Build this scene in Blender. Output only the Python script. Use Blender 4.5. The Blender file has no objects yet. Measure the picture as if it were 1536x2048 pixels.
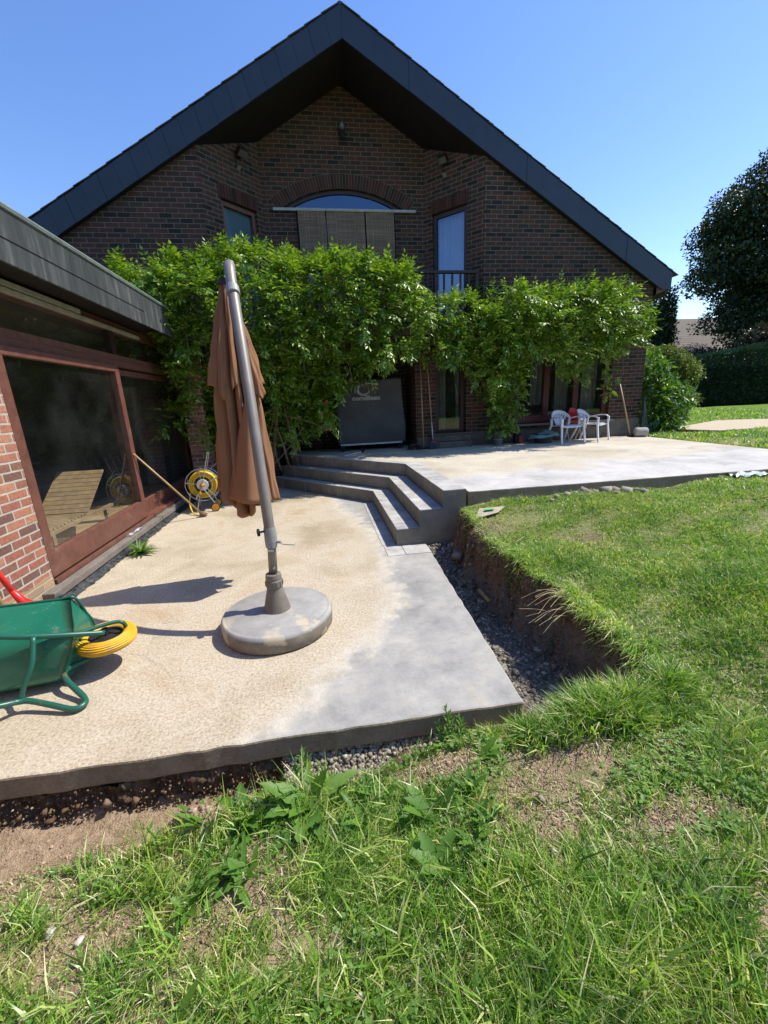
import bpy, bmesh, math, random
import numpy as np
from mathutils import Vector, Matrix
from mathutils.geometry import tessellate_polygon

S = bpy.context.scene
COL = S.collection
R = math.radians
rng = np.random.default_rng(7)
random.seed(7)

# ------------------------------------------------------------------ camera, sky, sun
cd = bpy.data.cameras.new('camera')
cd.sensor_fit = 'VERTICAL'; cd.sensor_height = 36.0; cd.lens = 14.4
cd.clip_start = 0.05; cd.clip_end = 2000
cam = bpy.data.objects.new('camera', cd); COL.objects.link(cam)
cr = Vector((0.9868, -0.153, -0.043)).normalized()
cu = Vector((0.082, 0.2540, 0.9640)); cu = (cu - cr * cu.dot(cr)).normalized()
cb = cr.cross(cu)
cam.matrix_world = Matrix(((cr.x, cu.x, cb.x, 0), (cr.y, cu.y, cb.y, 0), (cr.z, cu.z, cb.z, 1.6), (0, 0, 0, 1)))
S.camera = cam

SUN = Vector((0.667, 0.045, 1.0)).normalized()
w = bpy.data.worlds.new('World'); S.world = w; w.use_nodes = True
nt = w.node_tree; bg = nt.nodes['Background']
sky = nt.nodes.new('ShaderNodeTexSky'); sky.sky_type = 'NISHITA'; sky.sun_disc = False
sky.sun_elevation = math.asin(SUN.z); sky.sun_rotation = R(84)
sky.air_density = 1.15; sky.dust_density = 0.25; sky.ozone_density = 2.2; sky.altitude = 100
hs = nt.nodes.new('ShaderNodeHueSaturation'); hs.inputs['Hue'].default_value = 0.512; hs.inputs['Saturation'].default_value = 1.2; hs.inputs['Value'].default_value = 1.22
nt.links.new(sky.outputs[0], hs.inputs['Color']); nt.links.new(hs.outputs[0], bg.inputs[0]); bg.inputs[1].default_value = 0.15
sl = bpy.data.lights.new('sun', 'SUN'); sl.energy = 4.9; sl.angle = R(0.5); sl.color = (1, 0.93, 0.80)
so = bpy.data.objects.new('sun', sl); COL.objects.link(so)
so.rotation_euler = SUN.to_track_quat('Z', 'Y').to_euler(); so.location = (6, 1, 9)
S.view_settings.view_transform = 'Standard'; S.view_settings.look = 'None'
S.view_settings.exposure = 0.35; S.view_settings.gamma = 1.0
S.cycles.max_bounces = 8; S.cycles.transparent_max_bounces = 12

# ------------------------------------------------------------------ material helpers
class MT:
    """small node-graph helper"""
    def __init__(s, name, rough=0.8, base=(.5, .5, .5), spec=0.5, metal=0.0):
        s.m = bpy.data.materials.new(name); s.m.use_nodes = True
        s.t = s.m.node_tree; s.n = s.t.nodes; s.b = s.n['Principled BSDF']
        s.set('Base Color', (*base, 1)); s.set('Roughness', rough); s.set('Metallic', metal)
        s.set('Specular IOR Level', spec)
    def set(s, k, v): s.b.inputs[k].default_value = v
    def link(s, a, b): s.t.links.new(a, b)
    def node(s, ty, **kw):
        n = s.n.new(ty)
        for k, v in kw.items(): setattr(n, k, v)
        return n
    def pos(s): return s.node('ShaderNodeNewGeometry').outputs['Position']
    def obj(s): return s.node('ShaderNodeTexCoord').outputs['Object']
    def sep(s, v):
        n = s.node('ShaderNodeSeparateXYZ'); s.link(v, n.inputs[0]); return n.outputs
    def val(s, i, v):
        if hasattr(v, 'is_output') or isinstance(v, bpy.types.NodeSocket): s.link(v, i)
        else: i.default_value = v
    def math(s, op, a, b=0.0, c=0.0):
        n = s.node('ShaderNodeMath', operation=op)
        s.val(n.inputs[0], a); s.val(n.inputs[1], b)
        if op in ('MULTIPLY_ADD', 'WRAP'): s.val(n.inputs[2], c)
        return n.outputs[0]
    def noise(s, v, scale, detail=4, rough=0.55, dist=0.0):
        n = s.node('ShaderNodeTexNoise'); s.link(v, n.inputs['Vector'])
        n.inputs['Scale'].default_value = scale; n.inputs['Detail'].default_value = detail
        n.inputs['Roughness'].default_value = rough; n.inputs['Distortion'].default_value = dist
        return n.outputs['Fac']
    def voro(s, v, scale, feat='F1', out='Distance'):
        n = s.node('ShaderNodeTexVoronoi', feature=feat); s.link(v, n.inputs['Vector'])
        n.inputs['Scale'].default_value = scale; return n.outputs[out]
    def ramp(s, f, stops, interp='LINEAR'):
        n = s.node('ShaderNodeValToRGB'); s.link(f, n.inputs[0]); e = n.color_ramp.elements
        n.color_ramp.interpolation = interp
        while len(e) < len(stops): e.new(0.5)
        for el, (p, c) in zip(e, stops):
            el.position = p; el.color = (*c, 1) if len(c) == 3 else c
        return n.outputs[0]
    def step(s, f, a, b):
        n = s.node('ShaderNodeMapRange', interpolation_type='SMOOTHSTEP'); s.val(n.inputs[0], f)
        n.inputs[1].default_value = a; n.inputs[2].default_value = b; return n.outputs[0]
    def mix(s, f, a, b, mode='MIX'):
        n = s.node('ShaderNodeMix', data_type='RGBA', blend_type=mode)
        s.val(n.inputs[0], f)
        for i, v in ((6, a), (7, b)):
            if isinstance(v, tuple): n.inputs[i].default_value = (*v, 1)
            else: s.link(v, n.inputs[i])
        return n.outputs[2]
    def color(s, c): s.link(c, s.b.inputs['Base Color']); return s
    def bump(s, h, strength=0.5, dist=0.01):
        n = s.node('ShaderNodeBump'); n.inputs['Strength'].default_value = strength
        n.inputs['Distance'].default_value = dist; s.link(h, n.inputs['Height'])
        s.link(n.outputs[0], s.b.inputs['Normal']); return s
    def island(s): return s.node('ShaderNodeNewGeometry').outputs['Random Per Island']

def plain(name, c, rough=0.6, var=0.12, scale=9, metal=0.0, spec=0.5, bump=0.0, bscale=60):
    m = MT(name, rough, c, spec, metal); p = m.obj()
    f = m.noise(p, scale, 5)
    d = tuple(x * (1 - 2.2 * var) for x in c); l = tuple(min(1, x * (1 + 1.6 * var)) for x in c)
    m.color(m.ramp(f, [(0.3, d), (0.7, l)]))
    if bump: m.bump(m.noise(p, bscale, 3), bump, 0.004)
    return m.m

def wall_u(m):
    g = m.node('ShaderNodeNewGeometry'); P = m.sep(g.outputs['Position']); N = m.sep(g.outputs['True Normal'])
    u = m.math('ADD', m.math('MULTIPLY', P[0], m.math('MULTIPLY', N[1], -1.0)), m.math('MULTIPLY', P[1], N[0]))
    return u, P[2], g.outputs['Position']

def brick_mat(name, cols, mortar, h=0.0770, bw=0.222, mt=0.0125, low=None):
    m = MT(name, 0.85, spec=0.25)
    u, v, P = wall_u(m)
    wob = m.math('MULTIPLY', m.math('SUBTRACT', m.noise(P, 14, 2), 0.5), 0.006)
    u = m.math('ADD', u, wob); v = m.math('ADD', m.math('ADD', v, 10.0), wob)
    vr = m.math('DIVIDE', v, h); row = m.math('FLOOR', vr)
    half = m.math('MULTIPLY', m.math('MODULO', row, 2.0), 0.5)
    uo = m.math('ADD', m.math('ADD', m.math('DIVIDE', u, bw), half), 200.0)
    cid = m.math('FLOOR', uo); fx = m.math('SUBTRACT', uo, cid); fy = m.math('SUBTRACT', vr, row)
    cmb = m.node('ShaderNodeCombineXYZ'); m.link(cid, cmb.inputs[0]); m.link(row, cmb.inputs[1])
    wn = m.node('ShaderNodeTexWhiteNoise', noise_dimensions='3D'); m.link(cmb.outputs[0], wn.inputs['Vector'])
    n = len(cols)
    col = m.ramp(wn.outputs['Value'], [(i / n, c) for i, c in enumerate(cols)], 'CONSTANT')
    fine = m.noise(P, 45, 5, 0.7)
    col = m.mix(0.75, col, m.ramp(fine, [(0.25, (.45, .45, .45)), (0.75, (1.35, 1.3, 1.25))]), 'MULTIPLY')
    big = m.noise(P, 0.7, 3)
    col = m.mix(0.5, col, m.ramp(big, [(0.3, (.75, .75, .78)), (0.7, (1.15, 1.1, 1.05))]), 'MULTIPLY')
    # distance to nearest joint in metres
    dx = m.math('MULTIPLY', m.math('MINIMUM', fx, m.math('SUBTRACT', 1.0, fx)), bw)
    dy = m.math('MULTIPLY', m.math('MINIMUM', fy, m.math('SUBTRACT', 1.0, fy)), h)
    d = m.math('ADD', m.math('MINIMUM', dx, dy), m.math('MULTIPLY', m.math('SUBTRACT', fine, 0.5), 0.004))
    k = m.step(d, mt * 0.42, mt * 0.62)
    mcol = m.mix(1.0, m.mix(0.0, mortar, mortar), m.ramp(m.noise(P, 9, 4), [(0.3, (.75, .75, .75)), (0.7, (1.1, 1.1, 1.1))]), 'MULTIPLY')
    c = m.mix(k, mcol, col)
    if low:
        z = m.math('ADD', m.sep(P)[2], m.math('MULTIPLY', m.noise(P, 3, 3), 0.12))
        c = m.mix(m.step(z, low[0], low[0] + 0.02), m.mix(0.55, c, low[1]), c)
    m.color(c)
    m.bump(m.math('ADD', k, m.math('MULTIPLY', fine, 0.55)), 0.8, 0.006)
    return m.m

M = {}
M['brick'] = brick_mat('shaded_brick', [(.076, .040, .029), (.098, .046, .033), (.060, .037, .028), (.088, .043, .031), (.032, .025, .022), (.072, .044, .033), (.100, .044, .031), (.050, .035, .028)], (.165, .140, .11))  # brick colours lowered so the facade's shade comes out darker
M['brick_sun'] = brick_mat('sunlit_brick', [(.36, .15, .105), (.42, .19, .13), (.28, .13, .095), (.38, .17, .115), (.18, .10, .085), (.43, .22, .145), (.33, .135, .10), (.24, .125, .095)], (.47, .43, .37), h=0.0745, bw=0.215, mt=.015, low=(0.30, (.42, .34, .20)))  # lighter brick colours for the walls standing in sun
def unit_brick():
    m = MT('soldier_brick', 0.85, spec=0.25)
    c = m.ramp(m.island(), [(0, (.065, .028, .022)), (.3, (.095, .036, .027)), (.5, (.07, .03, .025)), (.75, (.034, .024, .02)), (.88, (.08, .038, .028))], 'CONSTANT')
    m.color(m.mix(0.6, c, m.ramp(m.noise(m.pos(), 45, 4), [(.3, (.6, .6, .6)), (.7, (1.3, 1.3, 1.3))]), 'MULTIPLY')); return m.m
M['unit'] = unit_brick()  # arch and lintel bricks darkened along with the shaded facade
M['mortar'] = plain('mortar', (.145, .125, .10), 0.95, 0.15, 12)

def concrete_slab():
    m = MT('weathered_concrete', 0.88, spec=0.3); P = m.pos(); X, Y, Z = m.sep(P)
    # curve of the smooth grey margin along the front and right edge
    n1 = m.noise(P, 1.6, 5, 0.6); n2 = m.noise(P, 6, 5, 0.65)
    cv = m.ramp(m.math('DIVIDE', m.math('SUBTRACT', Y, 1.7), 5.0), [(0, (.0,) * 3), (.06, (.30,) * 3), (.12, (.53,) * 3), (.21, (.83,) * 3), (.29, (.98,) * 3), (.45, (1,) * 3), (.66, (.98,) * 3), (.95, (.62,) * 3)])
    xb = m.math('MULTIPLY_ADD', cv, 1.05, -0.5)
    wv = m.math('MULTIPLY', m.math('ADD', m.math('SUBTRACT', n1, 0.5), m.math('MULTIPLY', m.math('SUBTRACT', n2, 0.5), 0.5)), 0.5)
    d = m.math('ADD', m.math('SUBTRACT', X, xb), wv)
    grit = m.noise(P, 150, 3, 0.8); g2 = m.voro(P, 95); g3 = m.voro(P, 55, out='Color'); g4 = m.noise(P, 60, 4, 0.75)
    blot = m.noise(P, 1.1, 5, 0.6, 0.4)
    tan = m.ramp(blot, [(.30, (.34, .28, .19)), (.42, (.41, .35, .255)), (.54, (.48, .42, .325)), (.62, (.44, .36, .26)), (.70, (.40, .30, .19)), (.80, (.46, .41, .33))])
    tan = m.mix(0.9, tan, m.ramp(g4, [(.33, (.58, .54, .50)), (.5, (1, 1, 1)), (.66, (1.3, 1.28, 1.24))]), 'MULTIPLY')
    tan = m.mix(m.step(grit, .66, .72), tan, (.2, .165, .13))
    tan = m.mix(m.step(g2, .20, .10), tan, (.68, .62, .52))
    rust = m.step(m.noise(P, 2.3, 4, 0.55, 1.0), .60, .74)
    tan = m.mix(m.math('MULTIPLY', rust, 0.55), tan, (.50, .32, .17))
    tan = m.mix(m.math('MULTIPLY', m.step(m.noise(P, 3.4, 6, .75, .5), .57, .70), .5), tan, (.60, .56, .48))
    tan = m.mix(m.math('MULTIPLY', m.step(m.noise(P, 28, 4, .7, 2.0), .66, .74), .7), tan, (.24, .19, .13))
    grey = m.ramp(m.noise(P, 2.3, 8, 0.74, 0.15), [(.32, (.215, .212, .202)), (.45, (.30, .295, .28)), (.56, (.365, .355, .33)), (.70, (.47, .45, .40))])
    grey = m.mix(m.math('MULTIPLY', m.step(m.noise(P, 1.9, 5, .6), .55, .7), .55), grey, (.47, .40, .28))
    grey = m.mix(m.math('MULTIPLY', m.step(m.noise(P, 70, 3), .62, .70), .5), grey, (.15, .15, .15))
    white = m.ramp(m.noise(P, 9, 6, 0.75), [(.35, (.40, .37, .31)), (.65, (.62, .59, .52))])
    c = m.mix(m.math('MULTIPLY', m.step(d, -.22, .10), .85), tan, white)
    c = m.mix(m.step(m.math('ADD', d, m.math('MULTIPLY', n2, .3)), .12, .30), c, grey)
    crk = m.node('ShaderNodeTexVoronoi', feature='DISTANCE_TO_EDGE'); crk.inputs['Scale'].default_value = .55; wv3 = m.node('ShaderNodeVectorMath', operation='ADD'); m.link(P, wv3.inputs[0]); nz3 = m.node('ShaderNodeTexNoise'); nz3.inputs['Scale'].default_value = 3; nz3.inputs['Detail'].default_value = 6; m.link(P, nz3.inputs['Vector']); sc3 = m.node('ShaderNodeVectorMath', operation='SCALE'); m.link(nz3.outputs['Color'], sc3.inputs[0]); sc3.inputs['Scale'].default_value = .35; m.link(sc3.outputs[0], wv3.inputs[1]); m.link(wv3.outputs[0], crk.inputs['Vector'])
    c = m.mix(m.math('MULTIPLY', m.step(crk.outputs['Distance'], .0035, .001), m.math('MULTIPLY', m.step(m.noise(P, 1.2, 3), .50, .62), .3)), c, (.10, .09, .08))
    c = m.mix(m.math('MULTIPLY', m.step(m.noise(P, 5, 7, .8, .2), .60, .66), .22), c, (.20, .18, .15))
    # cement dust at far-left strip
    m.color(c)
    hgt = m.math('ADD', m.math('MULTIPLY', g4, m.math('SUBTRACT', 1.0, m.math('MULTIPLY', m.step(d, 0, .2), .85))), m.math('MULTIPLY', m.noise(P, 12, 4), .5))
    m.bump(hgt, 0.55, 0.01)
    return m.m
M['slab'] = concrete_slab()
def terrace_mat():
    m = MT('terrace_concrete', 0.9, spec=0.3); P = m.pos(); X, Y, Z = m.sep(P)
    n1 = m.noise(P, 1.3, 5, 0.6); g4 = m.noise(P, 55, 4, 0.75)
    tan = m.ramp(m.noise(P, 1.0, 5, .6, .5), [(.3, (.40, .35, .265)), (.5, (.50, .45, .36)), (.7, (.57, .53, .45))])
    tan = m.mix(0.6, tan, m.ramp(g4, [(.33, (.6, .58, .55)), (.5, (1, 1, 1)), (.68, (1.25, 1.22, 1.18))]), 'MULTIPLY')
    wh = m.ramp(m.noise(P, 2.2, 7, .7, .6), [(.3, (.33, .325, .31)), (.5, (.48, .465, .44)), (.7, (.58, .56, .53))])
    e = m.math('ADD', m.math('SUBTRACT', m.math('MULTIPLY_ADD', m.math('SUBTRACT', X, 1.5), 0.16, 5.05), Y), m.math('MULTIPLY', m.math('SUBTRACT', n1, .5), 1.6))
    c = m.mix(m.step(e, -.18, .2), tan, wh)
    stain = m.step(m.noise(P, 1.7, 6, .65, .8), .56, .68)
    reg = m.step(X, 3.6, 4.6)
    c = m.mix(m.math('MULTIPLY', m.math('MULTIPLY', stain, reg), .5), c, (.24, .24, .25))
    m.color(c); m.bump(g4, 0.4, 0.008); return m.m
M['terrace'] = terrace_mat()
def rough_edge(name, top, low):
    m = MT(name, 0.92, spec=0.2); P = m.pos(); 
    c = m.ramp(m.noise(P, 5, 7, .7), [(.3, low), (.7, top)])
    m.color(m.mix(.5, c, m.ramp(m.noise(P, 60, 4, .8), [(.3, (.5, .5, .5)), (.7, (1.3, 1.3, 1.3))]), 'MULTIPLY'))
    m.bump(m.noise(P, 40, 5, .7), .6, .012); return m.m
M['slab_edge'] = rough_edge('raw_concrete_edge', (.37, .30, .22), (.22, .175, .125))
def paver_mat():
    m = MT('blue_stone_block', 0.75, spec=0.35); P = m.pos()
    c = m.ramp(m.noise(P, 4, 6, .65), [(.3, (.28, .275, .265)), (.5, (.42, .41, .39)), (.72, (.54, .53, .50))])
    c = m.mix(.5, c, m.ramp(m.island(), [(0, (.8, .8, .8)), (1, (1.15, 1.14, 1.12))]), 'MULTIPLY')
    c = m.mix(m.math('MULTIPLY', m.step(m.noise(P, 11, 5, .7), .6, .72), .45), c, (.46, .44, .40))
    m.color(m.mix(.4, c, m.ramp(m.noise(P, 90, 3, .8), [(.3, (.7, .7, .7)), (.7, (1.2, 1.2, 1.2))]), 'MULTIPLY'))
    m.bump(m.noise(P, 50, 4), .3, .006); return m.m
M['paver'] = paver_mat()
def riser_mat():
    m = MT('cement_block_face', 0.85, spec=0.25); P = m.pos(); X, Y, Z = m.sep(P)
    c = m.ramp(m.noise(P, 5, 6, .7), [(.3, (.15, .14, .12)), (.55, (.22, .205, .17)), (.75, (.28, .26, .215))])
    c = m.mix(m.step(m.noise(P, 7, 5, .7, 1.), .62, .75), c, (.33, .29, .22))
    m.color(c); m.bump(m.noise(P, 60, 4), .4, .006); return m.m
M['riser'] = riser_mat(); M['joint'] = plain('light_joint', (.34, .32, .28), .9)
def fascia_mat():
    m = MT('slate_fascia', 0.55, spec=0.45); P = m.pos(); X, Y, Z = m.sep(P)
    cmb = m.node('ShaderNodeCombineXYZ'); m.link(m.math('MULTIPLY', X, 14.), cmb.inputs[0]); m.link(m.math('MULTIPLY', Y, 14.), cmb.inputs[1]); m.link(m.math('MULTIPLY', Z, 1.8), cmb.inputs[2])
    st = m.noise(cmb.outputs[0], 1.0, 5, .6)
    c = m.ramp(st, [(.3, (.032, .036, .038)), (.55, (.055, .060, .062)), (.72, (.14, .148, .148))])
    c = m.mix(m.step(m.noise(P, 3, 4), .55, .8), c, (.085, .085, .08)); m.color(c)
    m.bump(st, .3, .006); return m.m
M['fascia'] = fascia_mat()
def slate_blue():
    m = MT('blue_slate_cladding', 0.42, spec=0.5); P = m.pos()
    c = m.ramp(m.island(), [(0, (.013, .023, .041)), (1, (.0165, .0275, .048))])
    c = m.mix(.6, c, m.ramp(m.noise(P, 3.5, 6, .7), [(.3, (.7, .72, .75)), (.7, (1.3, 1.25, 1.2))]), 'MULTIPLY'); m.color(c)
    m.bump(m.noise(P, 90, 4, .8), .35, .004); return m.m
M['slate'] = slate_blue()
M['tile'] = plain('dark_roof_tile', (.045, .040, .040), .7, .2, 5, bump=.3)
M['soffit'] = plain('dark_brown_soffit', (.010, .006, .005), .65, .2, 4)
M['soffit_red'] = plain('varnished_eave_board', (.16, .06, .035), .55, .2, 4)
def wood_red(name, c):
    m = MT(name, 0.5, spec=.4); P = m.pos()
    f = m.noise(P, 14, 5, .6)
    c2 = m.ramp(f, [(.3, tuple(x * .72 for x in c)), (.7, tuple(x * 1.2 for x in c))])
    c2 = m.mix(m.math('MULTIPLY', m.step(m.noise(P, 3, 5, .7), .55, .75), .4), c2, (.30, .22, .17))
    m.color(c2); m.bump(f, .15, .004); return m.m
M['frame_brown'] = wood_red('red_brown_frame', (.15, .062, .045))
M['frame_dark'] = plain('dark_brown_frame', (.03, .014, .01), .5, .15)
M['frame_red'] = plain('deep_red_frame', (.065, .006, .007), .4, .12)
M['blind_box'] = plain('pale_blind_box', (.34, .33, .28), .6)
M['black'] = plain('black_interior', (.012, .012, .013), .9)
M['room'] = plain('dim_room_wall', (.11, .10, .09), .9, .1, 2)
M['metal_white'] = plain('white_aluminium', (.62, .64, .66), .4, .06)
M['rail_grey'] = plain('dull_aluminium', (.36, .38, .40), .5, .08)
M['zinc'] = plain('zinc_gutter', (.48, .55, .53), .35, .12, 6, metal=.7)
M['sill'] = rough_edge('stone_sill', (.23, .205, .18), (.155, .135, .12))
M['plinth'] = rough_edge('cement_plinth', (.20, .18, .15), (.10, .09, .075))
M['membrane'] = plain('bitumen_membrane', (.05, .055, .06), .4, .5, 25, bump=.6)

def glass(name, tint=(.95, .97, .97), refl=(1, 1, 1), ior=1.5, dirt=.0):
    m = bpy.data.materials.new(name); m.use_nodes = True; t = m.node_tree; n = t.nodes; n.clear()
    o = n.new('ShaderNodeOutputMaterial'); tr = n.new('ShaderNodeBsdfTransparent'); tr.inputs[0].default_value = (*tint, 1)
    gl = n.new('ShaderNodeBsdfGlossy'); gl.inputs['Roughness'].default_value = .015; gl.inputs[0].default_value = (*refl, 1)
    ge = n.new('ShaderNodeNewGeometry'); dt = n.new('ShaderNodeVectorMath'); dt.operation = 'DOT_PRODUCT'; t.links.new(ge.outputs['Incoming'], dt.inputs[0]); t.links.new(ge.outputs['Normal'], dt.inputs[1])
    def mth(op, a_, b_):
        q = n.new('ShaderNodeMath'); q.operation = op
        for i_, v_ in ((0, a_), (1, b_)):
            if isinstance(v_, float): q.inputs[i_].default_value = v_
            else: t.links.new(v_, q.inputs[i_])
        return q.outputs[0]
    f0 = ((ior - 1) / (ior + 1)) ** 2
    fr = mth('ADD', mth('MULTIPLY', mth('POWER', mth('SUBTRACT', 1.0, mth('ABSOLUTE', dt.outputs['Value'], 0.0)), 5.0), 1.0 - f0), f0)
    mx = n.new('ShaderNodeMixShader'); t.links.new(fr, mx.inputs[0]); t.links.new(tr.outputs[0], mx.inputs[1]); t.links.new(gl.outputs[0], mx.inputs[2])
    last = mx.outputs[0]
    if dirt:
        df = n.new('ShaderNodeBsdfDiffuse'); df.inputs[0].default_value = (.55, .6, .58, 1)
        g = n.new('ShaderNodeNewGeometry'); no = n.new('ShaderNodeTexNoise'); no.inputs['Scale'].default_value = 2.2; no.inputs['Detail'].default_value = 6
        t.links.new(g.outputs['Position'], no.inputs['Vector'])
        mr = n.new('ShaderNodeMapRange'); t.links.new(no.outputs['Fac'], mr.inputs[0]); mr.inputs[1].default_value = .42; mr.inputs[2].default_value = .75; mr.inputs[3].default_value = dirt * .25; mr.inputs[4].default_value = dirt * 1.8
        m2 = n.new('ShaderNodeMixShader'); t.links.new(mr.outputs[0], m2.inputs[0]); t.links.new(last, m2.inputs[1]); t.links.new(df.outputs[0], m2.inputs[2]); last = m2.outputs[0]
    t.links.new(last, o.inputs[0]); return m
M['glass'] = glass('window_glass', ior=1.85, dirt=.014)
M['glass_soft'] = glass('matt_window_glass', ior=1.22)
M['glass_up'] = glass('upper_window_glass', tint=(.62, .66, .74), refl=(.52, .72, 1.0), ior=2.4)

def leaf_mat(name, stops, trans=.45, rough=.42, spec=.45):
    m = MT(name, rough, spec=spec)
    c = m.ramp(m.island(), stops)
    c = m.mix(.5, c, m.ramp(m.noise(m.pos(), 1.4, 3), [(.3, (.7, .8, .7)), (.7, (1.25, 1.15, 1.0))]), 'MULTIPLY')
    m.color(c)
    tr = m.node('ShaderNodeBsdfTranslucent'); c2 = m.mix(1.0, c, (1.5, 1.6, .5), 'MULTIPLY'); m.link(c2, tr.inputs[0])
    mx = m.node('ShaderNodeMixShader'); mx.inputs[0].default_value = trans
    m.link(m.b.outputs[0], mx.inputs[1]); m.link(tr.outputs[0], mx.inputs[2])
    m.link(mx.outputs[0], m.n['Material Output'].inputs[0]); return m.m
M['wisteria'] = leaf_mat('wisteria_leaf', [(0, (.07, .15, .018)), (.45, (.14, .26, .028)), (.85, (.24, .36, .045)), (1, (.42, .50, .11))], .28, .38, .55)
M['laurel'] = leaf_mat('laurel_leaf', [(0, (.05, .13, .025)), (.6, (.09, .19, .03)), (1, (.18, .28, .06))], .32, .42, .5)
M['tree_leaf'] = leaf_mat('tree_leaf', [(0, (.016, .034, .016)), (1, (.034, .06, .026))], .12)
M['purple_leaf'] = leaf_mat('dull_tree_leaf', [(0, (.03, .03, .022)), (1, (.055, .05, .032))], .15)
M['hedge_leaf'] = leaf_mat('hedge_leaf', [(0, (.010, .036, .018)), (1, (.022, .06, .026))], .14)
M['bush_leaf'] = leaf_mat('pale_bush_leaf', [(0, (.08, .12, .025)), (1, (.19, .23, .06))], .35)
def grass_mat(stops):
    m = MT('grass_blade', .36, spec=.6); P = m.pos()
    c = m.ramp(m.island(), stops)
    c = m.mix(.85, c, m.ramp(m.noise(P, 2.4, 5, .65), [(.3, (.55, .68, .6)), (.5, (1, 1, 1)), (.7, (1.45, 1.22, 1.1))]), 'MULTIPLY')
    c = m.mix(m.math('MULTIPLY', m.step(m.noise(P, 1.3, 4, .6), .52, .68), .28), c, (.46, .44, .16))
    m.color(c); tr = m.node('ShaderNodeBsdfTranslucent'); m.link(m.mix(1.0, c, (1.3, 1.4, .6), 'MULTIPLY'), tr.inputs[0])
    mx = m.node('ShaderNodeMixShader'); mx.inputs[0].default_value = .36; m.link(m.b.outputs[0], mx.inputs[1]); m.link(tr.outputs[0], mx.inputs[2]); m.link(mx.outputs[0], m.n['Material Output'].inputs[0]); return m.m
M['grass'] = grass_mat([(0, (.05, .13, .02)), (.25, (.14, .31, .035)), (.55, (.27, .45, .06)), (.78, (.42, .54, .12)), (.91, (.66, .64, .34)), (1, (.82, .75, .52))])
M['grass_old'] = leaf_mat('grass_blade', [(0, (.105, .22, .028)), (.35, (.165, .315, .035)), (.66, (.235, .38, .05)), (.80, (.36, .42, .10)), (.90, (.58, .53, .27)), (1, (.70, .63, .42))], .42, .5, .35)
M['weed'] = leaf_mat('weed_leaf', [(0, (.09, .20, .035)), (.7, (.15, .29, .045)), (1, (.22, .35, .09))], .4, .5)
M['concrete_pale'] = rough_edge('pale_concrete', (.50, .48, .45), (.36, .34, .31))
M['pod'] = plain('pale_green_pod', (.34, .38, .20), .6)
M['thatch'] = leaf_mat('dry_thatch_blade', [(0, (.36, .28, .16)), (.6, (.56, .47, .30)), (1, (.72, .65, .46))], .1, .7, .2)
M['bark'] = plain('bark', (.09, .07, .05), .9, .3, 12, bump=.8, bscale=30)
M['vine_stem'] = plain('vine_stem', (.17, .135, .09), .85, .25, 14)
M['dry_straw'] = plain('dry_straw', (.42, .34, .2), .8, .2, 20)

def ground_mat():
    m = MT('lawn_soil', 0.95, spec=.15); P = m.pos(); X, Y, Z = m.sep(P)
    clod = m.noise(P, 30, 6, .75); big = m.noise(P, 1.5, 4)
    soil = m.ramp(clod, [(.3, (.20, .14, .09)), (.5, (.38, .28, .19)), (.7, (.52, .40, .28))])
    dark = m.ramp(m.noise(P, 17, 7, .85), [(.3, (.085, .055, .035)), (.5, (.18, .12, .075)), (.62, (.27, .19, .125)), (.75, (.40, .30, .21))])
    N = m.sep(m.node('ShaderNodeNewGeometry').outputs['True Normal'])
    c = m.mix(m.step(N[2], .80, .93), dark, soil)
    inx = m.math('MULTIPLY', m.step(X, .9, 1.0), m.math('MULTIPLY', m.step(Y, 4.5, 4.3), m.step(Y, 1.70, 1.8)))
    ing = m.math('MULTIPLY', inx, m.step(Z, .06, -.02))
    rub = m.ramp(m.noise(P, 26, 6, .8), [(.3, (.12, .10, .08)), (.7, (.30, .26, .21))])
    c = m.mix(ing, c, rub)
    # tuft-level greenery far from the camera where blades get too small to draw
    far = m.math('MAXIMUM', m.step(m.math('MAXIMUM', X, Y), 6.0, 9.0), m.math('MULTIPLY', m.step(N[2], .85, .95), m.math('MULTIPLY', m.step(m.math('ADD', m.noise(P, 2.2, 5, .7), m.math('MULTIPLY', m.step(X, .5, 2.5), .15)), .44, .60), .55)))
    gr = m.ramp(m.noise(P, 8, 6, .8), [(.3, (.09, .16, .025)), (.6, (.17, .26, .04)), (.8, (.32, .34, .11))])
    c = m.mix(m.math('MULTIPLY', far, m.math('SUBTRACT', 1.0, ing)), c, gr)
    m.color(c); m.bump(m.math('ADD', clod, m.noise(P, 110, 3)), .9, .02); return m.m
M['ground'] = ground_mat()
def stone_mat(name, stops, rough=.9):
    m = MT(name, rough, spec=.25); P = m.pos()
    c = m.ramp(m.island(), stops)
    m.color(m.mix(.5, c, m.ramp(m.noise(P, 50, 4, .8), [(.3, (.6, .6, .6)), (.7, (1.2, 1.2, 1.2))]), 'MULTIPLY')); return m.m
M['stones'] = stone_mat('gravel_stone', [(0, (.17, .145, .115)), (.6, (.32, .28, .23)), (.93, (.42, .38, .32)), (1, (.58, .54, .47))])
M['ditch_stones'] = stone_mat('ditch_stone', [(0, (.10, .088, .074)), (.5, (.20, .178, .15)), (.85, (.32, .285, .24)), (1, (.52, .47, .40))])  # darker stone mix for the ditch floor
def raw_soil():
    m = MT('raw_dark_soil', .97, spec=.1); P = m.pos(); c = m.ramp(m.noise(P, 22, 7, .85), [(.3, (.075, .05, .032)), (.48, (.15, .10, .065)), (.60, (.25, .18, .12)), (.72, (.42, .34, .25))]); m.color(c); m.bump(m.noise(P, 60, 6, .85), .9, .02); return m.m
M['raw_soil'] = raw_soil()
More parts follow.
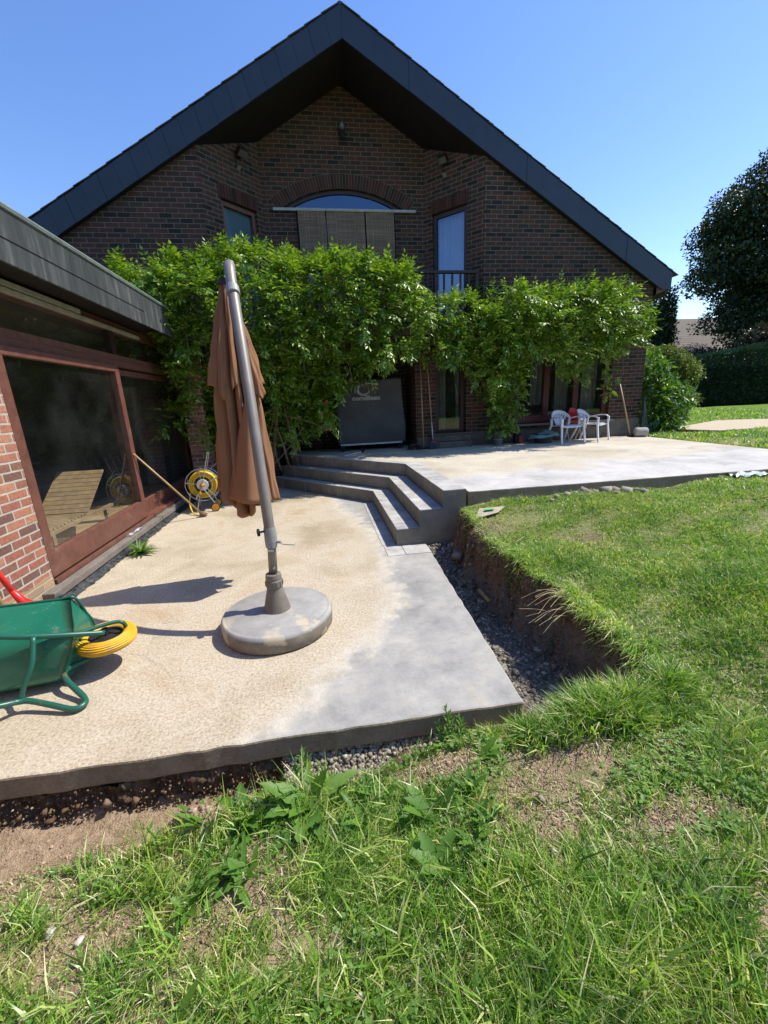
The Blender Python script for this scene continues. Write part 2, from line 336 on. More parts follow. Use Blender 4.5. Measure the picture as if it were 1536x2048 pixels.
M['clods'] = stone_mat('earth_clod', [(0, (.26, .18, .12)), (.6, (.38, .28, .19)), (1, (.5, .38, .27))])
M['stones_white'] = stone_mat('white_stone', [(0, (.48, .45, .40)), (1, (.60, .57, .52))])
M['soil_dark'] = stone_mat('dark_subsoil', [(0, (.11, .07, .045)), (.7, (.20, .135, .085)), (.93, (.24, .165, .11)), (1, (.5, .46, .4))])
M['soil_brown'] = stone_mat('brown_earth_crumb', [(0, (.12, .075, .045)), (.6, (.21, .14, .09)), (.92, (.30, .21, .14)), (1, (.45, .38, .30))])
M['slabstone'] = rough_edge('pale_paving', (.56, .47, .34), (.47, .39, .28))

# ------------------------------------------------------------------ mesh helpers
class MB:
    def __init__(s): s.v = []; s.f = []
    def add(s, vs, fs):
        o = len(s.v); s.v += [tuple(map(float, v)) for v in vs]; s.f += [tuple(i + o for i in f) for f in fs]; return s
    def box(s, x0, x1, y0, y1, z0, z1, mat=None):
        v = [(x, y, z) for z in (z0, z1) for y in (y0, y1) for x in (x0, x1)]
        if mat is not None: v = [mat @ Vector(p) for p in v]
        return s.add(v, [(0, 2, 3, 1), (4, 5, 7, 6), (0, 1, 5, 4), (2, 6, 7, 3), (0, 4, 6, 2), (1, 3, 7, 5)])
    def prism(s, poly, z0, z1):
        n = len(poly)
        v = [(x, y, z0) for x, y in poly] + [(x, y, z1) for x, y in poly]
        f = [tuple(range(n - 1, -1, -1)), tuple(range(n, 2 * n))] + [(i, (i + 1) % n, n + (i + 1) % n, n + i) for i in range(n)]
        return s.add(v, f)
    def bar(s, a, b, w, h, up=(0, 0, 1)):
        a = Vector(a); b = Vector(b); d = (b - a).normalized(); u = Vector(up)
        sd = d.cross(u)
        if sd.length < 1e-4: sd = d.cross(Vector((1, 0, 0)))
        sd.normalize(); u = sd.cross(d).normalized()
        v = []
        for p in (a, b):
            for i, j in ((-1, -1), (1, -1), (1, 1), (-1, 1)): v.append(p + sd * i * w / 2 + u * j * h / 2)
        return s.add(v, [(0, 3, 2, 1), (4, 5, 6, 7), (0, 1, 5, 4), (1, 2, 6, 5), (2, 3, 7, 6), (3, 0, 4, 7)])
    def tube(s, pts, r, n=10, closed=False, caps=True):
        P = [Vector(p) for p in pts]; m = len(P)
        rr = r if hasattr(r, '__len__') else [r] * m
        prev = None; o = len(s.v)
        for i, p in enumerate(P):
            if closed: t = P[(i + 1) % m] - P[i - 1]
            else: t = P[min(i + 1, m - 1)] - P[max(i - 1, 0)]
            t.normalize()
            if prev is None:
                a = t.cross(Vector((0, 0, 1)))
                if a.length < .1: a = t.cross(Vector((1, 0, 0)))
                a.normalize()
            else:
                a = prev - t * prev.dot(t); a.normalize()
            prev = a; b = t.cross(a)
            for k in range(n):
                th = 2 * math.pi * k / n
                s.v.append(tuple(p + (a * math.cos(th) + b * math.sin(th)) * rr[i]))
        L = m if closed else m - 1
        for i in range(L):
            for k in range(n):
                i2 = (i + 1) % m; k2 = (k + 1) % n
                s.f.append((o + i * n + k, o + i * n + k2, o + i2 * n + k2, o + i2 * n + k))
        if caps and not closed:
            s.f.append(tuple(o + k for k in range(n))[::-1]); s.f.append(tuple(o + (m - 1) * n + k for k in range(n)))
        return s
    def lathe(s, prof, c=(0, 0, 0), n=32, mat=None, caps=True):
        o = len(s.v)
        for (r, z) in prof:
            for k in range(n):
                a = 2 * math.pi * k / n; p = Vector((r * math.cos(a), r * math.sin(a), z))
                if mat is not None: p = mat @ p
                s.v.append(tuple(p + Vector(c)))
        m = len(prof)
        for i in range(m - 1):
            for k in range(n):
                k2 = (k + 1) % n; s.f.append((o + i * n + k, o + i * n + k2, o + (i + 1) * n + k2, o + (i + 1) * n + k))
        if caps:
            if prof[0][0] > 1e-5: s.f.append(tuple(o + k for k in range(n))[::-1])
            if prof[-1][0] > 1e-5: s.f.append(tuple(o + (m - 1) * n + k for k in range(n)))
        return s
    def poly(s, loops, tf, depth=0.0, dvec=None, back=False):
        """flat polygon with holes; tf maps (u,v)->xyz; hole reveals go dvec*depth"""
        vl = [[Vector((a, b, 0)) for a, b in l] for l in loops]
        tri = tessellate_polygon(vl); flat = [p for l in loops for p in l]
        o = len(s.v); s.v += [tuple(tf(*p)) for p in flat]; s.f += [tuple(o + i for i in t) for t in tri]
        if depth:
            d = Vector(dvec) * depth
            for l in loops[1:]:
                o = len(s.v); k = len(l)
                s.v += [tuple(tf(*p)) for p in l] + [tuple(Vector(tf(*p)) + d) for p in l]
                s.f += [(o + i, o + (i + 1) % k, o + k + (i + 1) % k, o + k + i) for i in range(k)]
        return s
    def build(s, name, mat, parent=None, smooth=False, bevel=0.0, seg=2, angle=35, fix=True):
        me = bpy.data.meshes.new(name)
        off = Vector(parent.location) if (parent is not None and parent.get('_w')) else Vector((0, 0, 0))
        pp = parent
        while pp is not None and pp.parent is not None:
            pp = pp.parent
        if pp is not None and pp is not parent and pp.get('_w'): off = Vector(pp.location)
        v = [(a - off.x, b - off.y, c - off.z) for a, b, c in s.v]
        me.from_pydata(v, [], s.f); me.update()
        if fix:
            bm = bmesh.new(); bm.from_mesh(me); bmesh.ops.recalc_face_normals(bm, faces=bm.faces); bm.to_mesh(me); bm.free()
        me.materials.append(mat if not isinstance(mat, str) else M[mat])
        ob = bpy.data.objects.new(name, me); COL.objects.link(ob)
        if parent is not None: ob.parent = parent
        if smooth:
            me.polygons.foreach_set('use_smooth', [True] * len(me.polygons))
        if bevel:
            bv = ob.modifiers.new('bevel', 'BEVEL'); bv.width = bevel; bv.segments = seg; bv.limit_method = 'ANGLE'; bv.angle_limit = R(angle)
        return ob

def np_mesh(name, V, F, mat, parent=None, off=(0, 0, 0)):
    """V (n,3), F (m,4) int (triangles repeat last index -> -1)"""
    me = bpy.data.meshes.new(name)
    V = np.asarray(V, np.float32) - np.asarray(off, np.float32)
    F = np.asarray(F); cnt = np.where(F[:, 3] < 0, 3, 4)
    me.vertices.add(len(V)); me.vertices.foreach_set('co', V.ravel())
    loops = F.ravel(); loops = loops[loops >= 0]
    me.loops.add(len(loops)); me.loops.foreach_set('vertex_index', loops.astype(np.int32))
    st = np.concatenate([[0], np.cumsum(cnt)[:-1]])
    me.polygons.add(len(F)); me.polygons.foreach_set('loop_start', st.astype(np.int32)); me.polygons.foreach_set('loop_total', cnt.astype(np.int32))
    me.update(calc_edges=True); me.materials.append(mat if not isinstance(mat, str) else M[mat])
    ob = bpy.data.objects.new(name, me); COL.objects.link(ob)
    if parent is not None: ob.parent = parent
    return ob

def tag(o, label=None, cat=None, group=None, kind=None):
    if label: o['label'] = label
    if cat: o['category'] = cat
    if group: o['group'] = group
    if kind: o['kind'] = kind
    return o
def thing(name, label, cat, loc=(0, 0, 0), rz=0, group=None, world=True):
    o = bpy.data.objects.new(name, None); COL.objects.link(o); o.location = loc; o.rotation_euler = (0, 0, rz)
    o.empty_display_size = .1
    if world: o['_w'] = 1
    return tag(o, label, cat, group)
def copy_tree(o, parent=None):
    c = o.copy(); COL.objects.link(c); c.parent = parent
    for ch in list(o.children): copy_tree(ch, c)
    return c

def unit(a): return a / np.maximum(np.linalg.norm(a, axis=-1, keepdims=True), 1e-9)
def leaves(Pb, D, Nn, L, W, cup=.18):
    """folded leaf blades: base, mid-left, tip, mid-right and a midrib point"""
    D = unit(D); Sd = unit(np.cross(D, Nn)); Nn = np.cross(Sd, D)
    L = np.asarray(L)[:, None]; W = np.asarray(W)[:, None]
    b = Pb; t = Pb + D * L - Nn * L * .10; mid = Pb + D * L * .48 - Nn * W * cup
    l = Pb + D * L * .42 + Sd * W * .5; r = Pb + D * L * .42 - Sd * W * .5
    n = len(Pb); V = np.stack([b, l, t, r, mid], 1).reshape(-1, 3)
    i = np.arange(n)[:, None] * 5
    F = np.concatenate([i + np.array([0, 4, 2, 1]), i + np.array([0, 3, 2, 4])], 0)
    return V, F
def merge(parts):
    V = []; F = []; o = 0
    for v, f in parts:
        V.append(v); F.append(np.where(f >= 0, f + o, -1)); o += len(v)
    return np.concatenate(V), np.concatenate(F)
def rdir(n, zb=0.0):
    d = rng.normal(size=(n, 3)); d[:, 2] += zb; return unit(d)
def vnoise(P, s, seed=0):
    """cheap smooth noise 0..1 from summed sines"""
    r = np.random.default_rng(seed); out = 0
    for k in range(6):
        a = r.normal(size=P.shape[-1]) * s * (1 + .45 * k); out = out + np.sin(P @ a + r.uniform(0, 6.28)) / (1 + .35 * k)
    return np.clip(.5 + out / 5.2, 0, 1)

# ------------------------------------------------------------------ ground
def smooth(a, b, x):
    t = np.clip((x - a) / (b - a), 0, 1); return t * t * (3 - 2 * t)
CP = np.array([(0, 0, -.03), (-3, 0, -.08), (3, 0, .07), (-2.5, 1.3, -.19), (-1, 1.35, -.16), (0, 1.35, -.12), (.8, 1.5, -.03), (1.3, 1.58, -.03), (1.6, 1.6, .03),
               (1.75, 2.1, .16), (1.65, 2.6, .22), (1.6, 3.2, .29), (1.65, 3.9, .38), (1.9, 4.25, .44), (3, 4.2, .48), (5, 4.2, .51), (8, 4.2, .55), (3, 2.2, .29), (5, 2, .36), (8, 2, .42),
               (5, 0, .22), (8, 0, .28), (0, -3, 0), (5, -3, .12), (7.5, 7, .57), (10, 8, .60), (9, 11, .60), (14, 12, .62), (20, 18, .66), (30, 10, .65), (12, 3, .56), (7.5, 9, .57), (40, 40, .7), (3, 1.0, .17), (1.5, 1.0, .03)])
def lawn_h(x, y):
    x = np.asarray(x, float); y = np.asarray(y, float)
    d2 = (x[..., None] - CP[:, 0]) ** 2 + (y[..., None] - CP[:, 1]) ** 2 + .05
    wt = d2 ** -1.9; return (wt * CP[:, 2]).sum(-1) / wt.sum(-1)
def bank_x(y):
    return np.interp(y, [1.5, 1.62, 2.0, 2.5, 3.0, 3.6, 4.0, 4.3], [1.66, 1.70, 1.68, 1.60, 1.48, 1.42, 1.44, 1.48])
def ground_h(x, y):
    x = np.asarray(x, float); y = np.asarray(y, float)
    P = np.stack([x, y], -1)
    h = lawn_h(x, y) + (vnoise(P, 2.2, 1) - .5) * .05 + (vnoise(P, 9, 2) - .5) * .022
    # ditch beside the lower slab
    wob = (vnoise(P, 5, 3) - .5) * .14 + (vnoise(P, 17, 13) - .5) * .09 + (vnoise(P, 45, 14) - .5) * .035
    bx = bank_x(y) + wob
    floor = np.interp(y, [1.6, 2.0, 3.0, 3.9, 4.3], [-.30, -.33, -.28, -.16, -.01]) + (vnoise(P, 14, 4) - .5) * .05 + smooth(-.3, 0, x - bx) * .05
    t = smooth(-.11, .02, x - bx)
    t = np.maximum(t, 1 - smooth(1.60, 1.70, y + wob * .4)); t = np.where((x > .94), t, 0)
    inside = (x > .94) & (y < 4.45) & (y > 1.5) & (x < 2.2)
    h = np.where(inside, floor * (1 - t) + h * t, h)
    # trench in front of the slab
    wob2 = (vnoise(P, 6, 5) - .5) * .10
    edge = np.interp(x, [-3, -1.6, -.6, -.1, .4, .9], [1.40, 1.43, 1.48, 1.56, 1.62, 1.66])
    depth = np.interp(x, [-3, -.3, .2, .95], [-.27, -.27, -.22, -.10]) + (vnoise(P, 13, 6) - .5) * .04
    t2 = smooth(-.10, .07, edge + wob2 - y); 
    h = np.where((x <= .97) & (y < 1.79), np.minimum(h, depth) * (1 - t2) + h * t2, h)
    h = h + .11 * np.exp(-((x + .64) / .13) ** 2 - ((y - 1.49) / .065) ** 2) * (.7 + .6 * vnoise(P, 40, 171))
    # under the slabs and the house
    under = ((x <= .94) & (y >= 1.79)) | ((y > 4.42) & (x < 7.02) & (x > -40) & (y < 20)) | ((x < -2.4) & (y > 1.8) & (y < 20))
    h = np.where(under, np.minimum(h, np.where((x > 1.0) & (y > 4.42), .25, -.14)), h)
    return h
def axis(segs):
    out = []
    for a, b, st in segs:
        n = max(1, int(round((b - a) / st))); out += list(np.linspace(a, b, n, endpoint=False))
    out.append(segs[-1][1]); return np.array(out)
xs = axis([(-400, -60, 85), (-60, -10, 10), (-10, -3.2, .8), (-3.2, 2.4, .03), (2.4, 5, .07), (5, 12, .25), (12, 30, 2), (30, 80, 10), (80, 400, 80)])
ys = axis([(-60, -4, 8), (-4, .4, .4), (.4, 4.6, .03), (4.6, 9, .3), (9, 30, 1.5), (30, 80, 10), (80, 400, 80)])
GX, GY = np.meshgrid(xs, ys); GZ = ground_h(GX, GY)
nx, ny = len(xs), len(ys)
ii, jj = np.meshgrid(np.arange(nx - 1), np.arange(ny - 1))
a = (jj * nx + ii).ravel()
g = np_mesh('ground', np.stack([GX, GY, GZ], -1).reshape(-1, 3), np.stack([a, a + 1, a + nx + 1, a + nx], 1), 'ground')
g.data.polygons.foreach_set('use_smooth', [True] * len(g.data.polygons)); tag(g, kind='structure')

# ------------------------------------------------------------------ slabs and stairs
def edge_poly(pts, jit=.006, st=.09):
    out = []
    for i, p in enumerate(pts):
        q = pts[(i + 1) % len(pts)]; L = math.dist(p, q); n = max(1, int(L / st)) if L < 9 else 1
        for k in range(n):
            t = k / n; dx, dy = (q[1] - p[1]) / L, -(q[0] - p[0]) / L; j = random.uniform(-jit, jit) if k else 0
            out.append((p[0] + (q[0] - p[0]) * t + dx * j, p[1] + (q[1] - p[1]) * t + dy * j))
    return out
def slab(name, poly, z0, z1, mtop, medge, chip=.012):
    bm = bmesh.new(); vs = [bm.verts.new((x, y, z1 + 0)) for x, y in poly]; vb = [bm.verts.new((x, y, z0)) for x, y in poly]
    n = len(poly); inner = []
    top = bm.faces.new(vs); bm.faces.new(vb[::-1])
    for i in range(n): bm.faces.new((vs[i], vb[i], vb[(i + 1) % n], vs[(i + 1) % n])).material_index = 1
    bmesh.ops.recalc_face_normals(bm, faces=bm.faces)
    me = bpy.data.meshes.new(name); bm.to_mesh(me); bm.free(); me.materials.append(M[mtop]); me.materials.append(M[medge])
    ob = bpy.data.objects.new(name, me); COL.objects.link(ob)
    bv = ob.modifiers.new('bevel', 'BEVEL'); bv.width = chip; bv.segments = 2; bv.limit_method = 'ANGLE'; bv.angle_limit = R(60)
    return tag(ob, kind='structure')
slab('lower_patio_slab', edge_poly([(-2.62, 1.752), (.966, 1.735), (1.085, 4.26), (1.085, 4.36), (.80, 4.36), (.80, 6.5), (-1.0, 8.58), (-2.62, 8.58)]), -.125, 0, 'slab', 'slab_edge')
slab('upper_terrace_slab', edge_poly([(1.58, 4.29), (7.1, 4.24), (7.1, 8.56), (2.05, 8.56), (1.95, 9.5), (-.85, 9.5), (-.62, 8.62), (1.38, 6.45), (1.58, 6.45)]), .18, .575, 'terrace', 'slab_edge')
# paver blocks flush in the lower slab at the foot of the steps
b = MB()
for k in range(10):
    y0 = 4.36 + k * .205; b.box(.585 + .002, .745, y0, y0 + .198, -.03, .006)
b.box(.60, .79, 4.02, 4.352, -.03, .006); b.box(.797, 1.075, 4.02, 4.352, -.03, .007)
tag(b.build('paver_row', 'paver', bevel=.004), kind='structure')

st = thing('garden_steps', 'three grey stone block steps turning a corner between the lower patio and the raised terrace', 'steps', (1.0, 5.5, 0))
X0 = [.75, 1.02, 1.292]; RI = .203
for k in range(3):
    z0 = RI * k; z1 = RI * (k + 1) - .004
    xa = X0[k]; xb = X0[k] + .278 if k < 2 else 1.56
    jts = []
    for q_ in (.30, .62, .88):
        pj = Vector((xa, 6.42, 0)) + Vector((-1.80, 2.06, 0)) * q_; jt = MB(); jts.append(jt); jt.box(-.004, .004, -.003, .003, 0, RI - .02, Matrix.Translation((pj.x - .0015, pj.y - .0015, z0 + .004)) @ Matrix.Rotation(R(41), 4, 'Z'))
    # point on the diagonal leg: the same riser line turns 45-50 degrees to the left at y=6.42
    dirv = Vector((-1.80, 2.06, 0)).normalized(); nrm = Vector((dirv.y, -dirv.x, 0))
    A = Vector((xa, 6.42, 0)); ln = (8.56 - 6.42) / dirv.y - .25 * k * 0
    wd = (.278 if k < 2 else .268)
    wdd = wd * .72
    step = MB()
    base = z0 - (.25 if k == 0 else .0)
    inner = A + Vector((wd, 0, 0)) ; inner = Vector((xa + wd, 6.42 + .0, 0))
    # straight leg body (riser block below the pavers)
    step.prism([(xa, 4.31), (xb, 4.31), (xb, 6.42), (xa, 6.42)], base, z1 - .010)
    Bq = A + dirv * ln; 
    step.prism([(A.x, A.y), (xb, 6.42), (Bq.x + (xb - xa) * 1.0, Bq.y), (Bq.x, Bq.y)], base, z1 - .010)
    so_ = step.build('step', 'riser', st, bevel=.004)
    for jt in jts: jt.build('mortar_joint', 'joint', so_)
    pv = MB(); y = 4.318; i = 0
    while y < 6.40:
        l = .2 + random.uniform(-.004, .004); e = min(y + l, 6.42); j = random.uniform(-.0015, .0015)
        pv.box(xa + .002, xb - .002, y + .002, e - .003, z1 - .012, z1 + j); y = e
    # diagonal tread: long cut slabs
    nseg = 4
    for q in range(nseg):
        p0 = A + dirv * (ln * q / nseg + .002); p1 = A + dirv * (ln * (q + 1) / nseg - .004)
        ww = xb - xa
        pv.prism([(p0.x + .003, p0.y), (p0.x + ww, p0.y), (p1.x + ww, p1.y), (p1.x + .003, p1.y)], z1 - .012, z1 + random.uniform(-.001, .001))
    pv.build('tread', 'paver', so_, bevel=.004)
# infill beneath the top block (end wall facing the garden)
f = MB()
prof_ = [(.752, -.28), (1.557, -.28), (1.557, RI * 3 - .008), (1.294, RI * 3 - .008), (1.294, RI * 2 - .008), (1.022, RI * 2 - .008), (1.022, RI - .008), (.752, RI - .008)]
np_ = len(prof_); f.add([(x, 4.302, z) for x, z in prof_] + [(x, 4.325, z) for x, z in prof_], [tuple(range(np_)), tuple(range(2 * np_ - 1, np_ - 1, -1))] + [(i, np_ + i, np_ + (i + 1) % np_, (i + 1) % np_) for i in range(np_)])
f.box(1.03, 1.556, 4.33, 6.4, -.28, .20); f.box(1.30, 1.554, 4.335, 6.4, .19, .40)
f.build('end_wall', 'riser', st)

# ------------------------------------------------------------------ main house
AX = .87; SL = .587; YB = 8.5
house = thing('brick_house', 'shade-toned brick gable house with a wide overhanging dark roof and recessed balcony', 'house', (AX, 8.6, 0))
def roof_in(x, y=8.6): return 7.35 - SL * abs(x - AX)
OL, OR, IL, IR = -1.69, 3.42, -.75, 2.485
wl = MB()
XL, XR = -5.5, 7.2
# left wing y=8.6
wl.poly([[(XL, -.3), (-.9, -.3), (-.9, 3.0), (OL, 3.0), (OL, roof_in(OL) + .05), (XL, roof_in(XL) + .05)]], lambda u, v: (u, 8.6, v))
# right wing y=8.6 with ground floor door and window
wl.poly([[(2.0, .2), (XR, .2), (XR, roof_in(XR) + .1), (OR, roof_in(OR) + .05), (OR, 3.0), (2.0, 3.0)],
         [(2.42, .84), (3.09, .84), (3.09, 2.72), (2.42, 2.72)], [(4.22, .96), (6.42, .96), (6.42, 2.78), (4.22, 2.78)]],
        lambda u, v: (u, 8.6, v), .16, (0, 1, 0))
# recessed central wall upstairs with arched opening
HC, HR0, HZ = .83, 2.31, 3.38
arc = [(HC + HR0 * math.sin(t), HZ + HR0 * math.cos(t)) for t in np.linspace(-R(33.4), R(33.4), 25)]
gy = 9.55
wl.poly([[(IL, 2.9), (IR, 2.9), (IR, roof_in(IR)), (AX, 7.5), (IL, roof_in(IL))],
         [(-.13, 3.02), (-.13, 5.30)] + [(HC - 1.271, 5.30)] + arc + [(HC + 1.271, 5.30), (1.86, 5.30), (1.86, 3.02)]], lambda u, v: (u, gy, v), .14, (0, 1, 0))
# splayed walls, s = 0 at outer corner, 1 at inner
def splay(ox, ix):
    dx, dy = ix - ox, gy - 8.6; ln = math.hypot(dx, dy)
    tf = lambda s, v: (ox + dx * s, 8.6 + dy * s, v)
    nv = Vector((-dy, dx, 0)) / ln
    if nv.y < 0: nv = -nv
    wl.poly([[(0, 2.9), (1, 2.9), (1, roof_in(ix) + .02), (0, roof_in(ox) + .02)], [(.28, 3.02), (.86, 3.02), (.86, 5.22), (.28, 5.22)]], tf, .12, nv)
    return tf, nv
tfL, nvL = splay(OL, IL); tfR, nvR = splay(OR, IR)
# ground floor recess
wl.poly([[(-.9, .2), (2.0, .2), (2.0, 3.0), (-.9, 3.0)], [(-.3, .9), (1.3, .9), (1.3, 2.6), (-.3, 2.6)]], lambda u, v: (u, 9.6, v), .12, (0, 1, 0))
wl.poly([[(8.6, .2), (9.6, .2), (9.6, 3.0), (8.6, 3.0)]], lambda u, v: (2.0, u, v))
wl.poly([[(8.6, -.3), (9.6, -.3), (9.6, 3.0), (8.6, 3.0)]], lambda u, v: (-.9, u, v))
# right gable side and back
wl.poly([[(8.6, .2), (16, .2), (16, 3.62), (8.6, 3.62)]], lambda u, v: (XR, u, v))
wl.poly([[(8.6, -.2), (16, -.2), (16, 3.62), (8.6, 3.62)]], lambda u, v: (XL, u, v))
wl.poly([[(XL, -.2), (XR, -.2), (XR, 3.6), (AX, 7.36), (XL, 3.6)]], lambda u, v: (u, 16, v))
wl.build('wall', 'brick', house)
uf = MB(); uf.prism([(XL + .01, 8.72), (-1.75, 8.72), (-.8, 9.72), (2.53, 9.72), (3.5, 8.72), (XR - .01, 8.72), (XR - .01, 15.9), (XL + .01, 15.9)], 2.8, 2.95); uf.build('upper_floor', 'black', house)
for x0_, x1_, z_ in ((2.02, 2.40, .80), (3.11, 4.20, .86), (4.2, 6.44, .83), (6.44, 7.204, .97)):
    pl = MB(); pl.box(x0_, x1_, 8.590, 8.6, .57, z_); pl.build('plinth', 'plinth', house)
# balcony slab
bs = MB(); bs.prism([(-1.69, 8.50), (3.42, 8.50), (3.42, 8.62), (2.485, 9.54), (-.75, 9.54), (-1.69, 8.62)], 2.82, 2.98)
bs.build('balcony_floor', 'mortar', house)
# soldier courses
def voussoirs(mb, tf, n, w, h0, h1, proud):
    pass
ar = MB(); nV = 50; R1, R2 = HR0, 2.56
for k in range(nV):
    t0 = -R(34.2) + R(68.4) * k / nV + .0022; t1 = -R(34.2) + R(68.4) * (k + 1) / nV - .0022
    v = []
    for yy in (gy - .012, gy + .05):
        for r_, t_ in ((R1 + .002, t0), (R1 + .002, t1), (R2, t1), (R2, t0)):
            v.append((HC + r_ * math.sin(t_), yy, HZ + r_ * math.cos(t_)))
    ar.add(v, [(0, 1, 2, 3), (4, 7, 6, 5), (0, 4, 5, 1), (1, 5, 6, 2), (2, 6, 7, 3), (3, 7, 4, 0)])
arch = ar.build('brick_arch', 'unit', house)
mo = MB(); pts = []
v = []; nM = 30
for yy in (gy - .006, gy + .02):
    for i in range(nM + 1):
        t_ = -R(34.3) + R(68.6) * i / nM
        v.append((HC + (R1 - .0) * math.sin(t_), yy, HZ + R1 * math.cos(t_))); v.append((HC + (R2 + .01) * math.sin(t_), yy, HZ + (R2 + .01) * math.cos(t_)))
mo.add(v, [(2 * i, 2 * i + 2, 2 * i + 3, 2 * i + 1) for i in range(nM)])
mo.build('mortar_bed', 'mortar', arch)
for tf, nv in ((tfL, nvL), (tfR, nvR)):
    so_ = MB(); n = 14
    for k in range(n):
        s0 = .25 + .64 * k / n + .003; s1 = .25 + .64 * (k + 1) / n - .003
        v = [Vector(tf(s, z)) - nv * d for d in (.012, -.04) for s, z in ((s0, 5.222), (s1, 5.222), (s1, 5.44), (s0, 5.44))]
        so_.add(v, [(0, 1, 2, 3), (4, 7, 6, 5), (0, 4, 5, 1), (1, 5, 6, 2), (2, 6, 7, 3), (3, 7, 4, 0)])
    so_.build('brick_lintel', 'unit', house)
# roof: two slopes of tiles
def slope_pt(x, off): return 7.79 - SL * abs(x - AX) + off
EL, ER = -5.75, 7.50
rf = MB()
for xe in (EL, ER):
    v = []
    for yy in (YB + .03, 16.5):
        v += [(AX, yy, 7.80), (xe, yy, 7.80 - SL * abs(xe - AX)), (xe, yy, 7.72 - SL * abs(xe - AX)), (AX, yy, 7.72)]
    rf.add(v, [(0, 1, 2, 3), (4, 7, 6, 5), (0, 4, 5, 1), (1, 5, 6, 2), (2, 6, 7, 3)])
roof = rf.build('roof', 'tile', house)
sf = MB()
for xe, xw in ((EL, XL), (ER, XR)):
    v = []
    for yy in (YB + .03, 16.2):
        v += [(AX, yy, 7.358), (xe, yy, 7.358 - SL * abs(xe - AX))]
    sf.add(v, [(0, 1, 3, 2)])
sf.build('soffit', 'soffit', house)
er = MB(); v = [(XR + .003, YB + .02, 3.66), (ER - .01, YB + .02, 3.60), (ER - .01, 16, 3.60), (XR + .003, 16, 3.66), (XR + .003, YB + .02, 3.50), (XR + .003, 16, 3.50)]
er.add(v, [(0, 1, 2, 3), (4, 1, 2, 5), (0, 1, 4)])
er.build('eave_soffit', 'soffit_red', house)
er = MB(); er.box(ER - .012, ER + .012, YB, 16, 3.58, 3.92); er.build('eave_board', 'slate', house)
# verge boards: separate slate plates
def verge(sgn, xe, step):
    mb = MB(); L = abs(xe - AX); n = int(L / step)
    for k in range(n):
        d0 = L * k / n; d1 = L * (k + 1) / n; sk = .10 if sgn < 0 else 0.0
        gap = .0035
        y0 = YB - .012 - (.006 if k % 2 else 0); y1 = YB + .02
        def P(d, top, s=0):
            x = AX + sgn * d; 
            if top: return (x, 7.79 - SL * d)
            zb = 7.35 - SL * d; return (x, zb)
        a0 = max(0, d0 + gap / 2); a1 = d1 - gap / 2
        b0 = a0 - sk if k else a0; b1 = a1 - sk
        q = [P(a0, 1), P(a1, 1), P(b1, 0), P(max(b0, 0), 0)]
        if sgn > 0 and k == n - 1: q = [P(a0, 1), P(L, 1), (AX + L, 3.585), (AX + L - .2, 3.585), P(b0, 0)]
        m_ = len(q); v = [(x, y0, z) for x, z in q] + [(x, y1, z) for x, z in q]
        mb.add(v, [tuple(range(m_)), tuple(range(2 * m_ - 1, m_ - 1, -1))] + [(i, m_ + i, m_ + (i + 1) % m_, (i + 1) % m_) for i in range(m_)])
    return mb.build('verge_board', 'slate', house)
verge(-1, EL, .27); verge(1, ER, 1.1)
# lath behind so no gaps are seen
lt = MB()
for sgn, xe in ((-1, EL), (1, ER)):
    L = abs(xe - AX) - .03
    v = [(AX, yy, z) for yy in (YB + .021, YB + .03) for z in (7.78, 7.36)] + [(AX + sgn * L, yy, z - SL * L) for yy in (YB + .021, YB + .03) for z in (7.78, 7.40)]
    lt.add(v, [(0, 1, 5, 4), (2, 3, 7, 6), (1, 3, 7, 5), (0, 2, 6, 4)])
lt.build('verge_backing', 'tile', house)
# tile ends along the verge
te = MB()
for sgn, xe in ((-1, EL), (1, ER)):
    L = abs(xe - AX); d = .02; k = 0
    while d < L - .1:
        l = .30; a = Vector((AX + sgn * d, YB + .05, 7.80 - SL * d)); bb = Vector((AX + sgn * (d + l), YB + .05, 7.80 - SL * (d + l)))
        te.bar(a + Vector((0, 0, .006)), bb + Vector((0, 0, .016 + random.uniform(0, .006))), .16, .014); d += l - .02
te.build('verge_tile', 'tile', roof)
for d in (1.62, 2.6, 3.1, 3.95, 5.25, 5.7, 6.6):
    h = MB(); x = AX + d; z = 7.83 - SL * d
    h.bar((x - .04, YB + .04, z + .02), (x + .05, YB + .04, z - .02), .05, .05); h.build('roof_hook', 'zinc' if d < 2 else 'tile', roof)
h = MB(); h.box(-2.02, -1.72, 9.2, 9.8, 6.05, 6.52); h.build('roof_vent', 'tile', roof, bevel=.01)
h = MB(); h.tube([(AX, YB + .02, 7.80), (AX, 16.4, 7.80)], .05, 8); h.build('ridge_tile', 'tile', roof)

# windows: frames as bars around an opening, in a local (s,v) plane
def frame_bars(mb, tf, nv, u0, u1, v0, v1, wd, dp, ulen=1.0, inset=.05):
    """nv points inwards; frame of width wd (m) set back by inset"""
    def bx(a0, a1, c0, c1):
        v = [Vector(tf(u, z)) + nv * d for d in (inset, inset + dp) for u, z in ((a0, c0), (a1, c0), (a1, c1), (a0, c1))]
        mb.add(v, [(0, 1, 2, 3), (4, 7, 6, 5), (0, 4, 5, 1), (1, 5, 6, 2), (2, 6, 7, 3), (3, 7, 4, 0)])
    w = wd / ulen
    bx(u0, u0 + w, v0, v1); bx(u1 - w, u1, v0, v1); bx(u0 + w, u1 - w, v0, v0 + wd); bx(u0 + w, u1 - w, v1 - wd, v1)
    return bx
def pane(mb, tf, nv, u0, u1, v0, v1, inset):
    v = [Vector(tf(u, z)) + nv * inset for u, z in ((u0, v0), (u1, v0), (u1, v1), (u0, v1))]
    mb.add(v, [(0, 1, 2, 3)])
